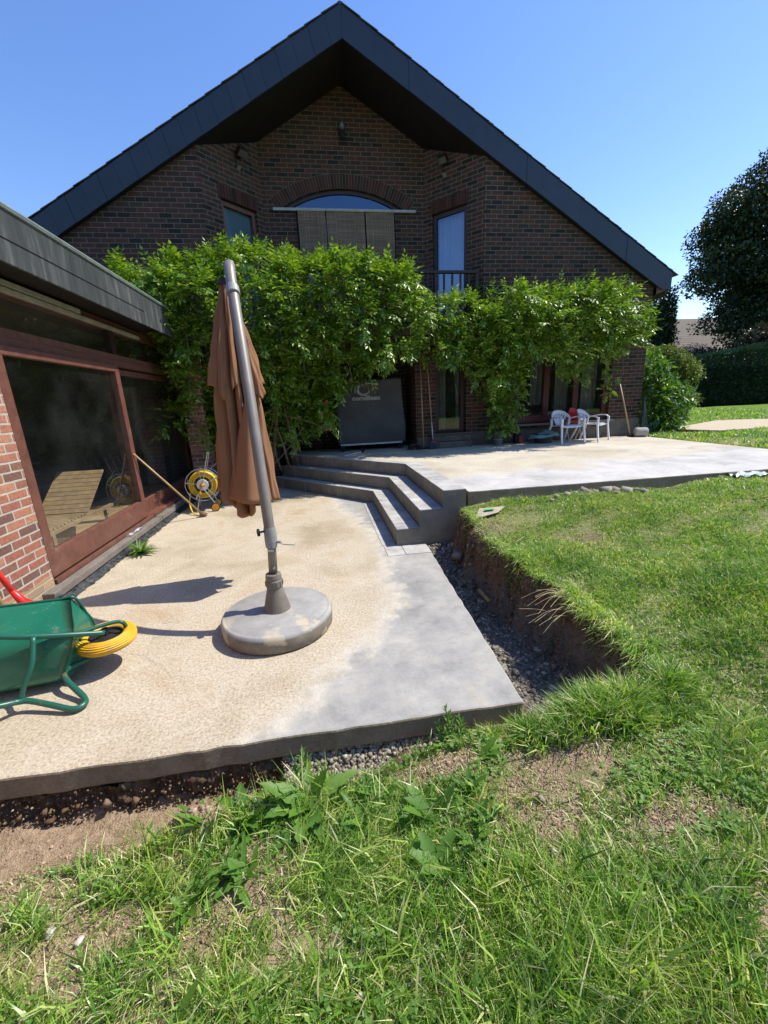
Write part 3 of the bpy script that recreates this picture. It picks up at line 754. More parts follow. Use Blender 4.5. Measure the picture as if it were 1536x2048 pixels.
def curtain(mb, tf, nv, u0, u1, v0, v1, inset, n=40, amp=.03):
    vs = []
    for i in range(n + 1):
        t = i / n; u = u0 + (u1 - u0) * t; d = inset + amp * (math.sin(i * 1.3) + .5 * math.sin(i * 2.9 + 1))
        vs += [Vector(tf(u, v0)) + nv * d, Vector(tf(u, v1)) + nv * d]
    mb.add(vs, [(2 * i, 2 * i + 2, 2 * i + 3, 2 * i + 1) for i in range(n)])
M['curtain'] = plain('sheer_curtain', (.55, .56, .60), .9, .06, 4)
M['teal_reflection'] = plain('teal_reflection_sheet', (.06, .115, .15), .6, .08, 3)
M['curtain_dim'] = plain('dimmed_curtain', (.12, .12, .105), .9, .1, 4)  # curtain colour cut down so the ground-floor rooms look dim
DL = math.hypot(.94, .95)
for tf, nv, cur, fm in ((tfL, nvL, False, 'frame_brown'), (tfR, nvR, True, 'frame_dark')):
    mb = MB(); frame_bars(mb, tf, nv, .285, .855, 3.03, 5.205, .07, .06, DL)
    fr = mb.build('balcony_door', fm, house)
    mb = MB(); pane(mb, tf, nv, .285 + .06, .855 - .05, 3.09, 5.14, .08); mb.build('pane', 'glass_up' if cur else 'glass_soft', fr)
    mb = MB()
    if not cur: pane(mb, tf, nv, .30, .84, 3.0, 5.2, .12); mb.build('blind', 'teal_reflection', fr)  # sheet added behind the pane; its colour stands in for bluish reflection
    if cur: curtain(mb, tf, nv, .30, .84, 3.0, 5.2, .22); mb.build('curtain', 'curtain', fr, smooth=True)
tfG = lambda u, v: (u, gy, v); nvG = Vector((0, 1, 0))
mb = MB()
ri = HR0 - .07
for i in range(24):
    t0 = -R(33.0) + R(66.0) * i / 24; t1 = -R(33.0) + R(66.0) * (i + 1) / 24
    v = [(HC + r_ * math.sin(t_), yy, HZ + r_ * math.cos(t_)) for yy in (gy + .05, gy + .11) for r_, t_ in ((ri, t0), (ri, t1), (HR0 - .002, t1), (HR0 - .002, t0))]
    mb.add(v, [(0, 1, 2, 3), (4, 7, 6, 5), (0, 4, 5, 1), (2, 6, 7, 3)])
bx = frame_bars(mb, tfG, nvG, -.12, 1.85, 3.03, 5.30, .07, .06); bx(HC - 1.25, -.125, 5.302, 5.345); bx(1.855, HC + 1.25, 5.302, 5.345); bx(-.12, 1.85, 5.302, 5.345)
af = mb.build('arched_window', 'frame_dark', house)
mb = MB(); inner = [(HC + ri * math.sin(t), HZ + ri * math.cos(t)) for t in np.linspace(-R(31.0), R(31.0), 20)]
mb.poly([[(inner[0][0], 5.335)] + inner[1:-1] + [(inner[-1][0], 5.335)]], lambda u, v: (u, gy + .08, v)); mb.build('pane', 'glass_up', af)
mb = MB(); pane(mb, tfG, nvG, -.05, 1.78, 3.1, 5.23, .085); mb.build('pane', 'glass', af)
rb = MB(); rb.box(-.57, 2.29, gy - .07, gy - .02, 5.275, 5.325); rb.build('awning_rail', 'rail_grey', house, bevel=.005)

# bamboo blinds
def bamboo():
    m = MT('bamboo_blind', .7, spec=.3); P = m.pos(); X, Y, Z = m.sep(P)
    row = m.math('FLOOR', m.math('MULTIPLY', Z, 95.)); wn = m.node('ShaderNodeTexWhiteNoise', noise_dimensions='2D')
    cmb = m.node('ShaderNodeCombineXYZ'); m.link(row, cmb.inputs[0]); m.link(m.math('FLOOR', m.math('MULTIPLY', X, 3.)), cmb.inputs[1]); m.link(cmb.outputs[0], wn.inputs['Vector'])
    c = m.ramp(wn.outputs['Value'], [(0, (.13, .085, .055)), (1, (.26, .175, .11))])
    fy = m.math('FRACT', m.math('MULTIPLY', Z, 95.)); c = m.mix(m.step(fy, .25, .0), c, (.06, .045, .03))
    fx = m.math('FRACT', m.math('MULTIPLY', X, 11.)); c = m.mix(m.step(fx, .08, .0), c, (.30, .24, .17))
    c = m.mix(.5, c, m.ramp(m.noise(P, 3, 5, .7), [(.3, (.6, .6, .6)), (.7, (1.3, 1.3, 1.3))]), 'MULTIPLY')
    m.color(c); return m.m
M['bamboo'] = bamboo()
nm = {0: 'narrow bamboo roller blind hanging at the left of the arched window', 1: 'widest bamboo roller blind in the middle of the arched window', 2: 'narrow bamboo roller blind hanging at the right of the arched window'}
for k, (x0, x1) in enumerate(((-.10, .435), (.46, 1.225), (1.25, 1.83))):
    t = thing('bamboo_blind', nm[k], 'blind', ((x0 + x1) / 2, 9.5, 5.28), group='bamboo blinds over the arched window')
    mb = MB(); vs = []; n = 16
    for i in range(n + 1):
        z = 5.27 - 2.2 * i / n; d = .012 * math.sin(i * .9 + k)
        vs += [(x0, 9.475 + d, z), (x1, 9.475 + d * .6, z), (x0, 9.485 + d, z), (x1, 9.485 + d * .6, z)]
    mb.add(vs, [(4 * i, 4 * i + 1, 4 * i + 5, 4 * i + 4) for i in range(n)] + [(4 * i + 2, 4 * i + 6, 4 * i + 7, 4 * i + 3) for i in range(n)] + [(4 * i, 4 * i + 4, 4 * i + 6, 4 * i + 2) for i in range(n)] + [(4 * i + 1, 4 * i + 3, 4 * i + 7, 4 * i + 5) for i in range(n)])
    mb.build('slat_panel', 'bamboo', t)
    mb = MB(); mb.box(x0 - .003, x1 + .003, 9.465, 9.50, 5.268, 5.29); mb.build('top_rail', 'dry_straw', t, bevel=.003)
    mb = MB(); 
    for q in range(2): x = x0 + (x1 - x0) * (.25 + .5 * q); mb.tube([(x, 9.468, 5.33), (x, 9.462, 4.2), (x, 9.466, 3.1)], .004, 5)
    mb.build('cord', 'dry_straw', t)

# ground floor door and window
tfF = lambda u, v: (u, 8.6, v)
mb = MB(); frame_bars(mb, tfF, nvG, 2.43, 3.08, .85, 2.71, .085, .06, inset=.09); dr = mb.build('garden_door', 'frame_dark', house)
mb = MB(); pane(mb, tfF, nvG, 2.5, 3.0, .93, 2.64, .12); mb.build('pane', 'glass', dr)
mb = MB(); curtain(mb, tfF, nvG, 2.46, 2.72, .9, 2.7, .3, 14); curtain(mb, tfF, nvG, 2.95, 3.1, .9, 2.7, .3, 8); mb.build('curtain', 'curtain_dim', dr, smooth=True)
mb = MB(); mb.box(2.36, 3.14, 8.36, 8.595, .578, .70); mb.box(2.34, 3.16, 8.50, 8.594, .703, .84); mb.box(2.33, 3.17, 8.46, 8.60, .842, .868); mb.build('door_step', 'plinth', house, bevel=.006)
mb = MB(); bx = frame_bars(mb, tfF, nvG, 4.23, 6.41, .97, 2.77, .075, .07, inset=.05)
for a0, a1 in ((4.86, 4.99), (5.56, 5.68), (6.28, 6.34)): bx(a0, a1, 1.05, 2.69)
for a0, a1 in ((4.305, 4.86), (4.99, 5.56), (5.68, 6.28)): bx(a0, a1, 1.045, 1.13)
wn_ = mb.build('garden_window', 'frame_red', house)
mb = MB()
for a0, a1 in ((4.305, 4.86), (4.99, 5.56), (5.68, 6.28)): pane(mb, tfF, nvG, a0, a1, 1.13, 2.69, .08)
mb.build('pane', 'glass', wn_)
mb = MB(); curtain(mb, tfF, nvG, 4.7, 5.0, 1.35, 2.8, .35, 12); curtain(mb, tfF, nvG, 5.3, 5.6, 1.2, 2.8, .35, 12); curtain(mb, tfF, nvG, 5.95, 6.3, 1.0, 2.8, .35, 12); mb.build('curtain', 'curtain_dim', wn_, smooth=True)
mb = MB(); mb.box(4.15, 6.5, 8.50, 8.64, .925, .965); mb.build('window_sill', 'sill', wn_, bevel=.004)
# dim rooms behind the openings
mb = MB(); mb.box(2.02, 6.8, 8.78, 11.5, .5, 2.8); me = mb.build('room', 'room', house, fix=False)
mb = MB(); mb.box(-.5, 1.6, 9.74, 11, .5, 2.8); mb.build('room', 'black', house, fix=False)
mb = MB(); pane(mb, lambda u, v: (u, 9.6, v), nvG, -.3, 1.3, .9, 2.6, .08); mb.build('pane', 'glass', house)
mb = MB(); frame_bars(mb, lambda u, v: (u, 9.6, v), nvG, -.3, 1.3, .9, 2.6, .08, .06); mb.build('recess_window', 'frame_dark', house)
# front faces of the room boxes must stay open
for o in [c for c in house.children if c.name.startswith('room')]:
    bm = bmesh.new(); bm.from_mesh(o.data); fs = [f_ for f_ in bm.faces if f_.calc_center_median().y + 8.6 < (8.8 if o.data.materials[0] == M['room'] else 9.76)]
    bmesh.ops.delete(bm, geom=fs, context='FACES_ONLY'); bm.to_mesh(o.data); bm.free()
# railing
rl = thing('balcony_railing', 'dark balcony railing above the wisteria in front of the right balcony door', 'railing', (.9, 8.52, 2.98))
mb = MB(); mb.box(-1.6, 3.28, 8.49, 8.56, 3.90, 3.95); mb.box(-1.6, 3.28, 8.505, 8.545, 3.12, 3.15); mb.build('rail', 'frame_dark', rl, bevel=.006)
mb = MB()
x = -1.55
while x < 3.2: mb.box(x, x + .035, 8.508, 8.542, 3.15, 3.90); x += .165
mb.build('baluster', 'frame_dark', rl)
for x in (-1.6, .85, 2.40, 3.22):
    mb = MB(); mb.box(x, x + .06, 8.50, 8.562, 2.98, 3.93); mb.build('post', 'frame_dark', rl)

# wall lamps
def flood(tf, nv, s, lab):
    c = Vector(tf(s, 6.03)); out = -nv; t = thing('flood_light', lab, 'wall lamp', c, group='flood lights on the splayed balcony walls')
    side = out.cross(Vector((0, 0, 1))).normalized(); up = Vector((0, 0, 1))
    hd = (out * .55 - up * .83).normalized(); u2 = side.cross(hd).normalized()
    def ob(cc, a, bb, d, fw):
        v = [cc + side * i * a + u2 * j * bb + fw * k * d for k in (-1, 1) for j in (-1, 1) for i in (-1, 1)]
        return v
    F6 = [(0, 2, 3, 1), (4, 5, 7, 6), (0, 1, 5, 4), (2, 6, 7, 3), (0, 4, 6, 2), (1, 3, 7, 5)]
    cc = c + out * .13
    mb = MB(); mb.add(ob(cc, .095, .07, .04, hd), F6); mb.build('housing', 'frame_dark', t, bevel=.01)
    mb = MB(); mb.add(ob(cc + hd * .042, .08, .055, .004, hd), F6); mb.build('lens', 'lens', t)
    mb = MB(); mb.tube([c + out * .01, c + out * .06 - up * .02, cc], .015, 6); mb.box(-.04, .04, -.04, .04, -.05, .05, Matrix.Translation(c + out * .01)); mb.build('bracket', 'frame_dark', t)
    p = c - up * .22 + side * .02 + out * .015
    mb = MB(); mb.add(ob(p, .035, .045, .018, out), F6); mb.build('junction_box', 'grey_plastic', t, bevel=.005)
    mb = MB(); mb.tube([p + up * .04, p + up * .12 + side * .05 + out * .01, c + out * .02], .006, 5); mb.build('cable', 'black', t)
M['lens'] = plain('lamp_lens', (.13, .13, .13), .15, .05)
M['grey_plastic'] = plain('grey_plastic', (.25, .24, .21), .5, .1)
flood(tfL, nvL, .64, 'black flood light on the left splayed wall above the shaded balcony door')
flood(tfR, nvR, .62, 'black flood light on the right splayed wall above the curtained balcony door')
t = thing('wall_lantern', 'small black wall lantern with clear globe under the gable peak', 'wall lamp', (.87, 9.5, 6.55))
mb = MB(); mb.lathe([(.02, -.12), (.045, -.10), (.05, .02), (.03, .03)], (.87, 9.46, 6.58), 12); mb.box(.845, .895, 9.46, 9.55, 6.50, 6.56); mb.build('holder', 'black', t, smooth=False)
mb = MB(); mb.lathe([(0.001, -.07), (.045, -.05), (.062, 0), (.045, .05), (.001, .07)], (.87, 9.46, 6.68), 12, caps=False); mb.build('globe', 'lens', t, smooth=True)

# brick pillar by the corner
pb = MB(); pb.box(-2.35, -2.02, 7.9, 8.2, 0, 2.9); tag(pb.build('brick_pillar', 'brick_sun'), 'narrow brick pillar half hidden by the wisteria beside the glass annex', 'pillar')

# ------------------------------------------------------------------ annex with sliding doors
an = thing('glass_annex', 'low flat roofed annex with red brown sliding glass doors and slate fascia', 'annex', (-2.5, 5, 0))
wa = MB(); wa.poly([[(-2.0, -.2), (3.79, -.2), (3.79, 2.72), (-2.0, 2.72)]], lambda u, v: (-2.46, u, v)); wa.poly([[(-2.46, -.2), (-2.72, -.2), (-2.72, 2.72), (-2.46, 2.72)]], lambda u, v: (u, 3.79, v))
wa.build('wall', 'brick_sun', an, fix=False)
# outer sliding leaf
def leaf_frame(x0, x1, y0, y1, z0, z1, wb, wt, ws, mat):
    mb = MB(); mb.box(x0, x1, y0, y1, z0, z0 + wb); mb.box(x0, x1, y0, y1, z1 - wt, z1); mb.box(x0, x1, y0, y0 + ws, z0 + wb, z1 - wt); mb.box(x0, x1, y1 - ws, y1, z0 + wb, z1 - wt)
    return mb.build('sliding_door', mat, an, bevel=.004)
d1 = leaf_frame(-2.53, -2.462, 3.80, 5.93, .195, 2.16, .225, .075, .11, 'frame_brown')
mb = MB(); mb.add([(-2.50, 3.9, .40), (-2.50, 5.85, .40), (-2.50, 5.85, 2.10), (-2.50, 3.9, 2.10)], [(0, 1, 2, 3)]); mb.build('pane', 'glass', d1)
d2 = leaf_frame(-2.62, -2.56, 5.86, 8.5, .17, 2.14, .2, .07, .09, 'frame_brown')
mb = MB(); mb.add([(-2.59, 5.9, .36), (-2.59, 8.45, .36), (-2.59, 8.45, 2.08), (-2.59, 5.9, 2.08)], [(0, 1, 2, 3)]); mb.build('pane', 'glass', d2)
mb = MB(); mb.box(-2.60, -2.50, 3.795, 8.59, 2.165, 2.235); mb.box(-2.62, -2.515, 3.795, 8.59, 2.237, 2.31); mb.box(-2.60, -2.54, 3.795, 8.59, 2.60, 2.72); mb.build('beam', 'frame_brown', an, bevel=.003)
for y in (6.02, 8.3): mb = MB(); mb.box(-2.60, -2.53, y, y + .12, 2.312, 2.598); mb.build('mullion', 'frame_dark', an)
mb = MB(); mb.add([(-2.575, 3.8, 2.31), (-2.575, 6.02, 2.31), (-2.575, 6.02, 2.6), (-2.575, 3.8, 2.6), (-2.575, 6.14, 2.31), (-2.575, 8.3, 2.31), (-2.575, 8.3, 2.6), (-2.575, 6.14, 2.6)], [(0, 1, 2, 3), (4, 5, 6, 7)])
mb.build('transom_pane', 'glass', an)
mb = MB(); mb.box(-2.54, -2.49, 3.8, 5.35, 2.655, 2.70); mb.box(-2.54, -2.50, 3.8, 6.9, 2.60, 2.645); mb.build('roller_blind_box', 'blind_box', an, bevel=.004)
mb = MB(); mb.box(-2.565, -2.44, 3.80, 8.55, .135, .175); mb.build('threshold', 'frame_brown', an, bevel=.003)
mb = MB()
yy = 3.60
for L in (2.45, .9, .75): mb.box(-2.58, -2.36, yy, yy + L - .006, .06, .128); yy += L
mb.build('stone_sill', 'sill', an, bevel=.008)
mb = MB()
n = 90; vs = []
for i in range(n + 1):
    y = 3.55 + 4.2 * i / n; j = [random.uniform(-.008, .008) for _ in range(4)]
    vs += [(-2.42, y, .058), (-2.375 + j[0], y, .05 + j[1]), (-2.35 + j[2], y, .02), (-2.30 + j[3] * 2, y, .004)]
mb.add(vs, [(4 * i + k, 4 * i + k + 1, 4 * i + 4 + k + 1, 4 * i + 4 + k) for i in range(n) for k in range(3)]); mb.build('damp_proof_membrane', 'membrane', an, smooth=True)
# roof
mb = MB(); mb.box(-9, -2.125, -2, 7.13, 2.86, 2.98); mb.box(-9, -2.5, 7.13, 8.58, 2.80, 2.98); rfa = mb.build('roof', 'membrane', an)
mb = MB(); mb.box(-2.125, -2.10, -2, 7.15, 2.655, 3.03); mb.box(-2.45, -2.10, 7.151, 7.175, 2.655, 3.03); mb.build('fascia', 'fascia', an, bevel=.003)
mb = MB(); mb.box(-2.105, -2.094, -2, 6.1, 2.82, 2.823); mb.build('fascia_joint', 'black', an)
mb = MB(); mb.tube([(-2.10, -2, 3.05), (-2.10, 7.2, 3.05)], .020, 8); mb.box(-2.13, -2.085, -2, 7.19, 3.032, 3.042); mb.build('gutter_edge', 'zinc', an, smooth=False)
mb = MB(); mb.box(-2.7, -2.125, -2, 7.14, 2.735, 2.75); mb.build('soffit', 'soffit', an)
# room
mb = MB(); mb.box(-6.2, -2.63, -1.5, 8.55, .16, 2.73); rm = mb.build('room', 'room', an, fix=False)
bm = bmesh.new(); bm.from_mesh(rm.data); bmesh.ops.delete(bm, geom=[f_ for f_ in bm.faces if f_.calc_center_median().x > -.3], context='FACES_ONLY'); bm.to_mesh(rm.data); bm.free()
mb = MB()
for k in range(9): mb.box(-2.66 - .12 * (k + 1), -2.665 - .12 * k, 3.6, 8.5, .17, .19)
M['deck'] = wood_red('pale_wood', (.30, .21, .115)); mb.build('wooden_floor', 'deck', an)

# ------------------------------------------------------------------ parasol
M['pole'] = plain('taupe_metal', (.23, .205, .18), .45, .06, 8, metal=.15)
M['pole_light'] = plain('grey_collar', (.30, .295, .29), .35, .08)
M['resin'] = plain('taupe_resin', (.19, .165, .13), .5, .1, 20)
def disc_mat():
    m = MT('parasol_base_resin', .62, spec=.35); P = m.pos(); X, Y, Z = m.sep(P)
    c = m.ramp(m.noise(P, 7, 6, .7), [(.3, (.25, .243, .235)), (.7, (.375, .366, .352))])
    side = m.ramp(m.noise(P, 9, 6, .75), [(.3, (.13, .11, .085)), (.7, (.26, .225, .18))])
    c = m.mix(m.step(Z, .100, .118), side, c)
    f = m.math('MULTIPLY', m.step(m.noise(P, 6, 5, .6), .52, .62), m.step(Y, 2.86, 2.72)); c = m.mix(m.math('MULTIPLY', f, .75), c, (.50, .43, .30))
    m.color(c); m.bump(m.noise(P, 120, 3), .15, .003); return m.m
M['disc'] = disc_mat()
def cloth_mat(name, c):
    m = MT(name, .88, spec=.15); P = m.pos(); f = m.noise(P, 2.2, 4)
    m.color(m.ramp(f, [(.3, tuple(x * .85 for x in c)), (.7, tuple(x * 1.1 for x in c))]))
    tr = m.node('ShaderNodeBsdfTranslucent'); tr.inputs[0].default_value = (c[0] * 1.1, c[1] * .9, c[2] * .7, 1)
    mx = m.node('ShaderNodeMixShader'); mx.inputs[0].default_value = .22; m.link(m.b.outputs[0], mx.inputs[1]); m.link(tr.outputs[0], mx.inputs[2]); m.link(mx.outputs[0], m.n['Material Output'].inputs[0])
    m.bump(m.noise(P, 220, 2), .15, .002); return m.m
M['canopy'] = cloth_mat('brown_parasol_cloth', (.38, .195, .105))
pc = (-.425, 2.85)
ps = thing('parasol', 'closed brown cantilever parasol on a curved grey pole with a round resin base', 'parasol', (pc[0], pc[1], 0))
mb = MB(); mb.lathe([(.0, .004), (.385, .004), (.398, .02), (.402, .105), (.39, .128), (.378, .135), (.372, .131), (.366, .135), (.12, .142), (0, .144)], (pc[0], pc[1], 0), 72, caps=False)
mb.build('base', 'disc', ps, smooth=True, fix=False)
mb = MB(); mb.lathe([(.098, .143), (.096, .15), (.053, .325), (.05, .33)], (*pc, 0), 28, caps=False); mb.lathe([(.058, .322), (.062, .33), (.062, .372), (.057, .38), (.058, .395), (.054, .42), (.045, .425), (.03, .425)], (*pc, 0), 28, caps=False)
for k in range(14):
    a = k * 2 * math.pi / 14; mb.box(-.003, .003, .060, .065, .335, .368, Matrix.Translation((*pc, 0)) @ Matrix.Rotation(a, 4, 'Z'))
mb.build('pole_socket', 'resin', ps)
PP = [(-.425, 2.86, .42), (-.415, 2.875, .62), (-.415, 2.88, .72), (-.428, 2.92, .95), (-.450, 3.01, 1.30), (-.478, 3.14, 1.642), (-.514, 3.3, 1.995), (-.548, 3.45, 2.291), (-.573, 3.57, 2.50), (-.585, 3.64, 2.605), (-.592, 3.69, 2.655)]
def spline(P, n):
    P = [Vector(p) for p in P]; P = [2 * P[0] - P[1]] + P + [2 * P[-1] - P[-2]]; out = []
    for i in range(1, len(P) - 2):
        for k in range(n):
            t = k / n; out.append(.5 * ((2 * P[i]) + (P[i + 1] - P[i - 1]) * t + (2 * P[i - 1] - 5 * P[i] + 4 * P[i + 1] - P[i + 2]) * t * t + (3 * P[i] - P[i - 1] - 3 * P[i + 1] + P[i + 2]) * t ** 3))
    return out + [P[-2]]
mb = MB(); mb.tube([PP[0], PP[1], PP[2]], .0315, 20); lp = mb.build('lower_pole', 'pole', ps, smooth=True)
mb = MB(); sp = spline(PP[2:], 6); mb.tube(sp, [.037 + .005 * i / len(sp) for i in range(len(sp))], 24); mb.build('curved_pole', 'pole', ps, smooth=True)
for o in (lp,):
    pass
mb = MB(); mb.tube([(-.417, 2.876, .615), (-.415, 2.879, .66), (-.415, 2.881, .70), (-.417, 2.888, .76)], [.040, .0445, .0445, .042], 24)
col = mb.build('crank_housing', 'pole_light', ps)
mb = MB(); mb.tube([(-.375, 2.865, .655), (-.345, 2.85, .655)], .011, 8); mb.tube([(-.345, 2.85, .655), (-.335, 2.845, .640), (-.25, 2.82, .635)], .004, 6); mb.build('crank_handle', 'pole_light', col)
mb = MB(); mb.tube([(-.45, 2.87, .74), (-.485, 2.85, .74)], .008, 8); mb.tube([(-.483, 2.851, .74), (-.497, 2.846, .74)], .027, 14); mb.build('knob', 'black', col)
mb = MB(); mb.add([(-.442, 2.846, .592), (-.402, 2.838, .592), (-.402, 2.838, .606), (-.442, 2.846, .606)], [(0, 1, 2, 3)]); mb.build('sticker', 'metal_white', lp)
mb = MB(); mb.tube([(-.412, 2.842, .47), (-.411, 2.826, .47)], .010, 12); mb.build('bolt', 'zinc', lp)
mb = MB(); mb.tube([(-.560, 3.51, 2.41), (-.570, 3.55, 2.47)], .050, 20); mb.build('joint_collar', 'pole_light', ps, smooth=False, bevel=.006)
mb = MB(); mb.tube([(-.592, 3.69, 2.655), (-.600, 3.74, 2.66), (-.605, 3.78, 2.62)], [.042, .042, .03], 14); mb.build('pole_tip', 'pole', ps, smooth=True)
hub = (-.655, 3.76)
mb = MB(); mb.tube([(-.605, 3.77, 2.63), (hub[0], hub[1], 2.565)], .012, 6); mb.lathe([(.0, 2.585), (.05, 2.575), (.06, 2.545), (.05, 2.53)], (*hub, 0), 16, caps=False); mb.build('hub', 'frame_dark', ps)
# folded canopy: pleated surface, upper valance overlapping the lower skirt
def canopy(z_top, z_bot, prof, pleats, amp, phase, dx=lambda z: 0, nz=56, na=240, hem=lambda a: 0, seed=1, sq=1.0):
    rr = np.random.default_rng(seed); ph = rr.uniform(0, 6.28, 6); V = []; F = []
    am = rr.uniform(.4, 1.3, pleats)
    for i in range(nz + 1):
        t = i / nz
        for k in range(na):
            a = 2 * math.pi * k / na; zb = z_bot + hem(a); z = z_top + (zb - z_top) * t
            r = np.interp(t, [p[0] for p in prof], [p[1] for p in prof])
            cell = a / (2 * math.pi) * pleats + .12 * math.sin(3 * t + a * 2 + phase); w_ = am[int(cell) % pleats]
            f = abs(math.sin(math.pi * cell)) ** .7
            r *= 1 - amp * w_ * (1 - f) + .06 * math.sin(2 * a + ph[0] + 2.2 * t) + .05 * math.sin(3 * a + ph[1] - 1.4 * t)
            r += .006 * math.sin(17 * a + 9 * t + ph[2]) + .007 * t * math.sin(31 * a - 5 * t + ph[3]) + .004 * math.sin(11 * a + 23 * t + ph[4])
            V.append((hub[0] + dx(t) + r * math.cos(a), hub[1] + r * sq * math.sin(a), z))
    for i in range(nz):
        for k in range(na):
            k2 = (k + 1) % na; F.append((i * na + k, i * na + k2, (i + 1) * na + k2, (i + 1) * na + k))
    mb = MB(); mb.add(V, F); return mb
lower = canopy(2.3, .76, [(0, .07), (.2, .135), (.4, .185), (.6, .20), (.8, .225), (1, .245)], 11, .66, 0.3, lambda t: -.012 + .0 * t, hem=lambda a: .07 * math.sin(a * 2 + 1.0) - .07 * math.cos(a * 3 - .5), seed=5, sq=.9)
o = lower.build('canopy', 'canopy', ps, smooth=True, fix=False); sd = o.modifiers.new('s', 'SOLIDIFY'); sd.thickness = .003
upper = canopy(2.555, 1.72, [(0, .035), (.25, .085), (.5, .135), (.8, .185), (1, .215)], 10, .55, 0.3, lambda t: .0, nz=30, hem=lambda a: .13 * abs(math.sin(a * 2.0 + .9)) - .07, seed=5, sq=.9)
o2 = upper.build('canopy_flap', 'canopy', o, smooth=True, fix=False); sd = o2.modifiers.new('s', 'SOLIDIFY'); sd.thickness = .003
# loose bunch of cloth wrapped towards the camera
mb = MB(); V = []; n = 22
for i in range(n + 1):
    t = i / n; z = 1.78 - .98 * t
    for k in range(9):
        s = k / 8; wdt = (.02 + .30 * t ** .9); x = -.53 - wdt * (1 - s) * .95 + .06 * s * t; y = 3.60 - .10 * math.sin(math.pi * s) * (.3 + t) + .05 * t * math.sin(9 * s) * .4
        V.append((x, y, z + .04 * (1 - s) * t - .02 * s))
mb.add(V, [(i * 9 + k, i * 9 + k + 1, (i + 1) * 9 + k + 1, (i + 1) * 9 + k) for i in range(n) for k in range(8)])
o3 = mb.build('canopy_fold', 'canopy', o, smooth=True); sd = o3.modifiers.new('s', 'SOLIDIFY'); sd.thickness = .003

# ------------------------------------------------------------------ wheelbarrow lying on its side
M['green_paint'] = plain('green_barrow_paint', (.010, .155, .095), .22, .12, 5, spec=.6)
def gpaint():
    m = MT('scratched_green_tray', .28, spec=.55); P = m.pos()
    c = m.ramp(m.noise(P, 3, 4), [(.3, (.008, .12, .075)), (.7, (.014, .17, .105))])
    cmb = m.node('ShaderNodeVectorMath', operation='MULTIPLY'); m.link(P, cmb.inputs[0]); cmb.inputs[1].default_value = (9, 30, 30)
    sc = m.step(m.noise(cmb.outputs[0], 2.2, 5, .7, 1.4), .62, .70); c = m.mix(m.math('MULTIPLY', sc, .55), c, (.20, .42, .36))
    d = m.step(m.noise(P, 6, 6, .7), .60, .72); c = m.mix(m.math('MULTIPLY', d, .5), c, (.33, .28, .20)); c = m.mix(m.math('MULTIPLY', m.step(m.noise(P, 22, 6, .8), .62, .68), .6), c, (.40, .36, .30)); m.color(c); m.bump(m.noise(P, 5, 3), .25, .02); return m.m
M['green_tray'] = gpaint()
def tpaint():
    m = MT('worn_green_tube', .35, spec=.5); P = m.pos()
    f = m.step(m.noise(P, 9, 5, .7), .60, .68); m.color(m.mix(f, (.012, .10, .07), (.16, .10, .065))); return m.m
M['green_tube'] = tpaint()
def tyre():
    m = MT('dusty_yellow_tyre', .55); P = m.pos(); c = m.ramp(m.noise(P, 9, 4), [(.3, (.58, .32, .015)), (.7, (.76, .44, .02))]); c = m.mix(m.math('MULTIPLY', m.step(m.noise(P, 14, 6, .75), .52, .66), .55), c, (.34, .25, .14)); m.color(c); return m.m
M['yellow'] = tyre()
wb = thing('wheelbarrow', 'green wheelbarrow with yellow tyre lying on its side on the patio', 'wheelbarrow', (-1.75, 2.45, 0))
u_ = Vector((.985, .17, 0)).normalized()   # direction towards the wheel
A2 = Vector((-1.535, 2.40, .33)); A1 = Vector((-1.665, 2.375, .035)); Rm2 = Vector((-1.625, 2.60, .495)); Rm1 = Vector((-1.64, 2.74, .02))
mb = MB()
def rail(a, k): return a - u_ * k
rows = []
# tray cross-sections: a closed-bottom scoop; sections run from the wheel end to the handle end
secs = []
L = 13
for i in range(L + 1):
    t = i / L
    fl = 1 - .0 * t
    bu = A2 - u_ * (.62 * t) + Vector((0, 0, .03 * t)); bl = A1 - u_ * (.62 * t) + Vector((0, 0, .02 * t))
    ru = Rm2 - u_ * (.95 * t - .0) + Vector((-.0, .0, .045 * t)); rl = Rm1 - u_ * (.95 * t)
    ro = []
    for p, q, c in ((rl, bl, 6), (bl, bu, 8), (bu, ru, 8)):
        for k in range(c): ro.append(p.lerp(q, k / c))
    ro.append(ru); secs.append(ro)
n = len(secs[0])
def rnd(ro):  # round the section corners
    out = [Vector(p) for p in ro]
    for _ in range(3): out = [out[0]] + [(out[i - 1] + out[i] * 2 + out[i + 1]) / 4 for i in range(1, len(out) - 1)] + [out[-1]]
    return out
secs = [rnd(s) for s in secs]
V = [p for s in secs for p in s]
F = [(i * n + k, i * n + k + 1, (i + 1) * n + k + 1, (i + 1) * n + k) for i in range(L) for k in range(n - 1)]
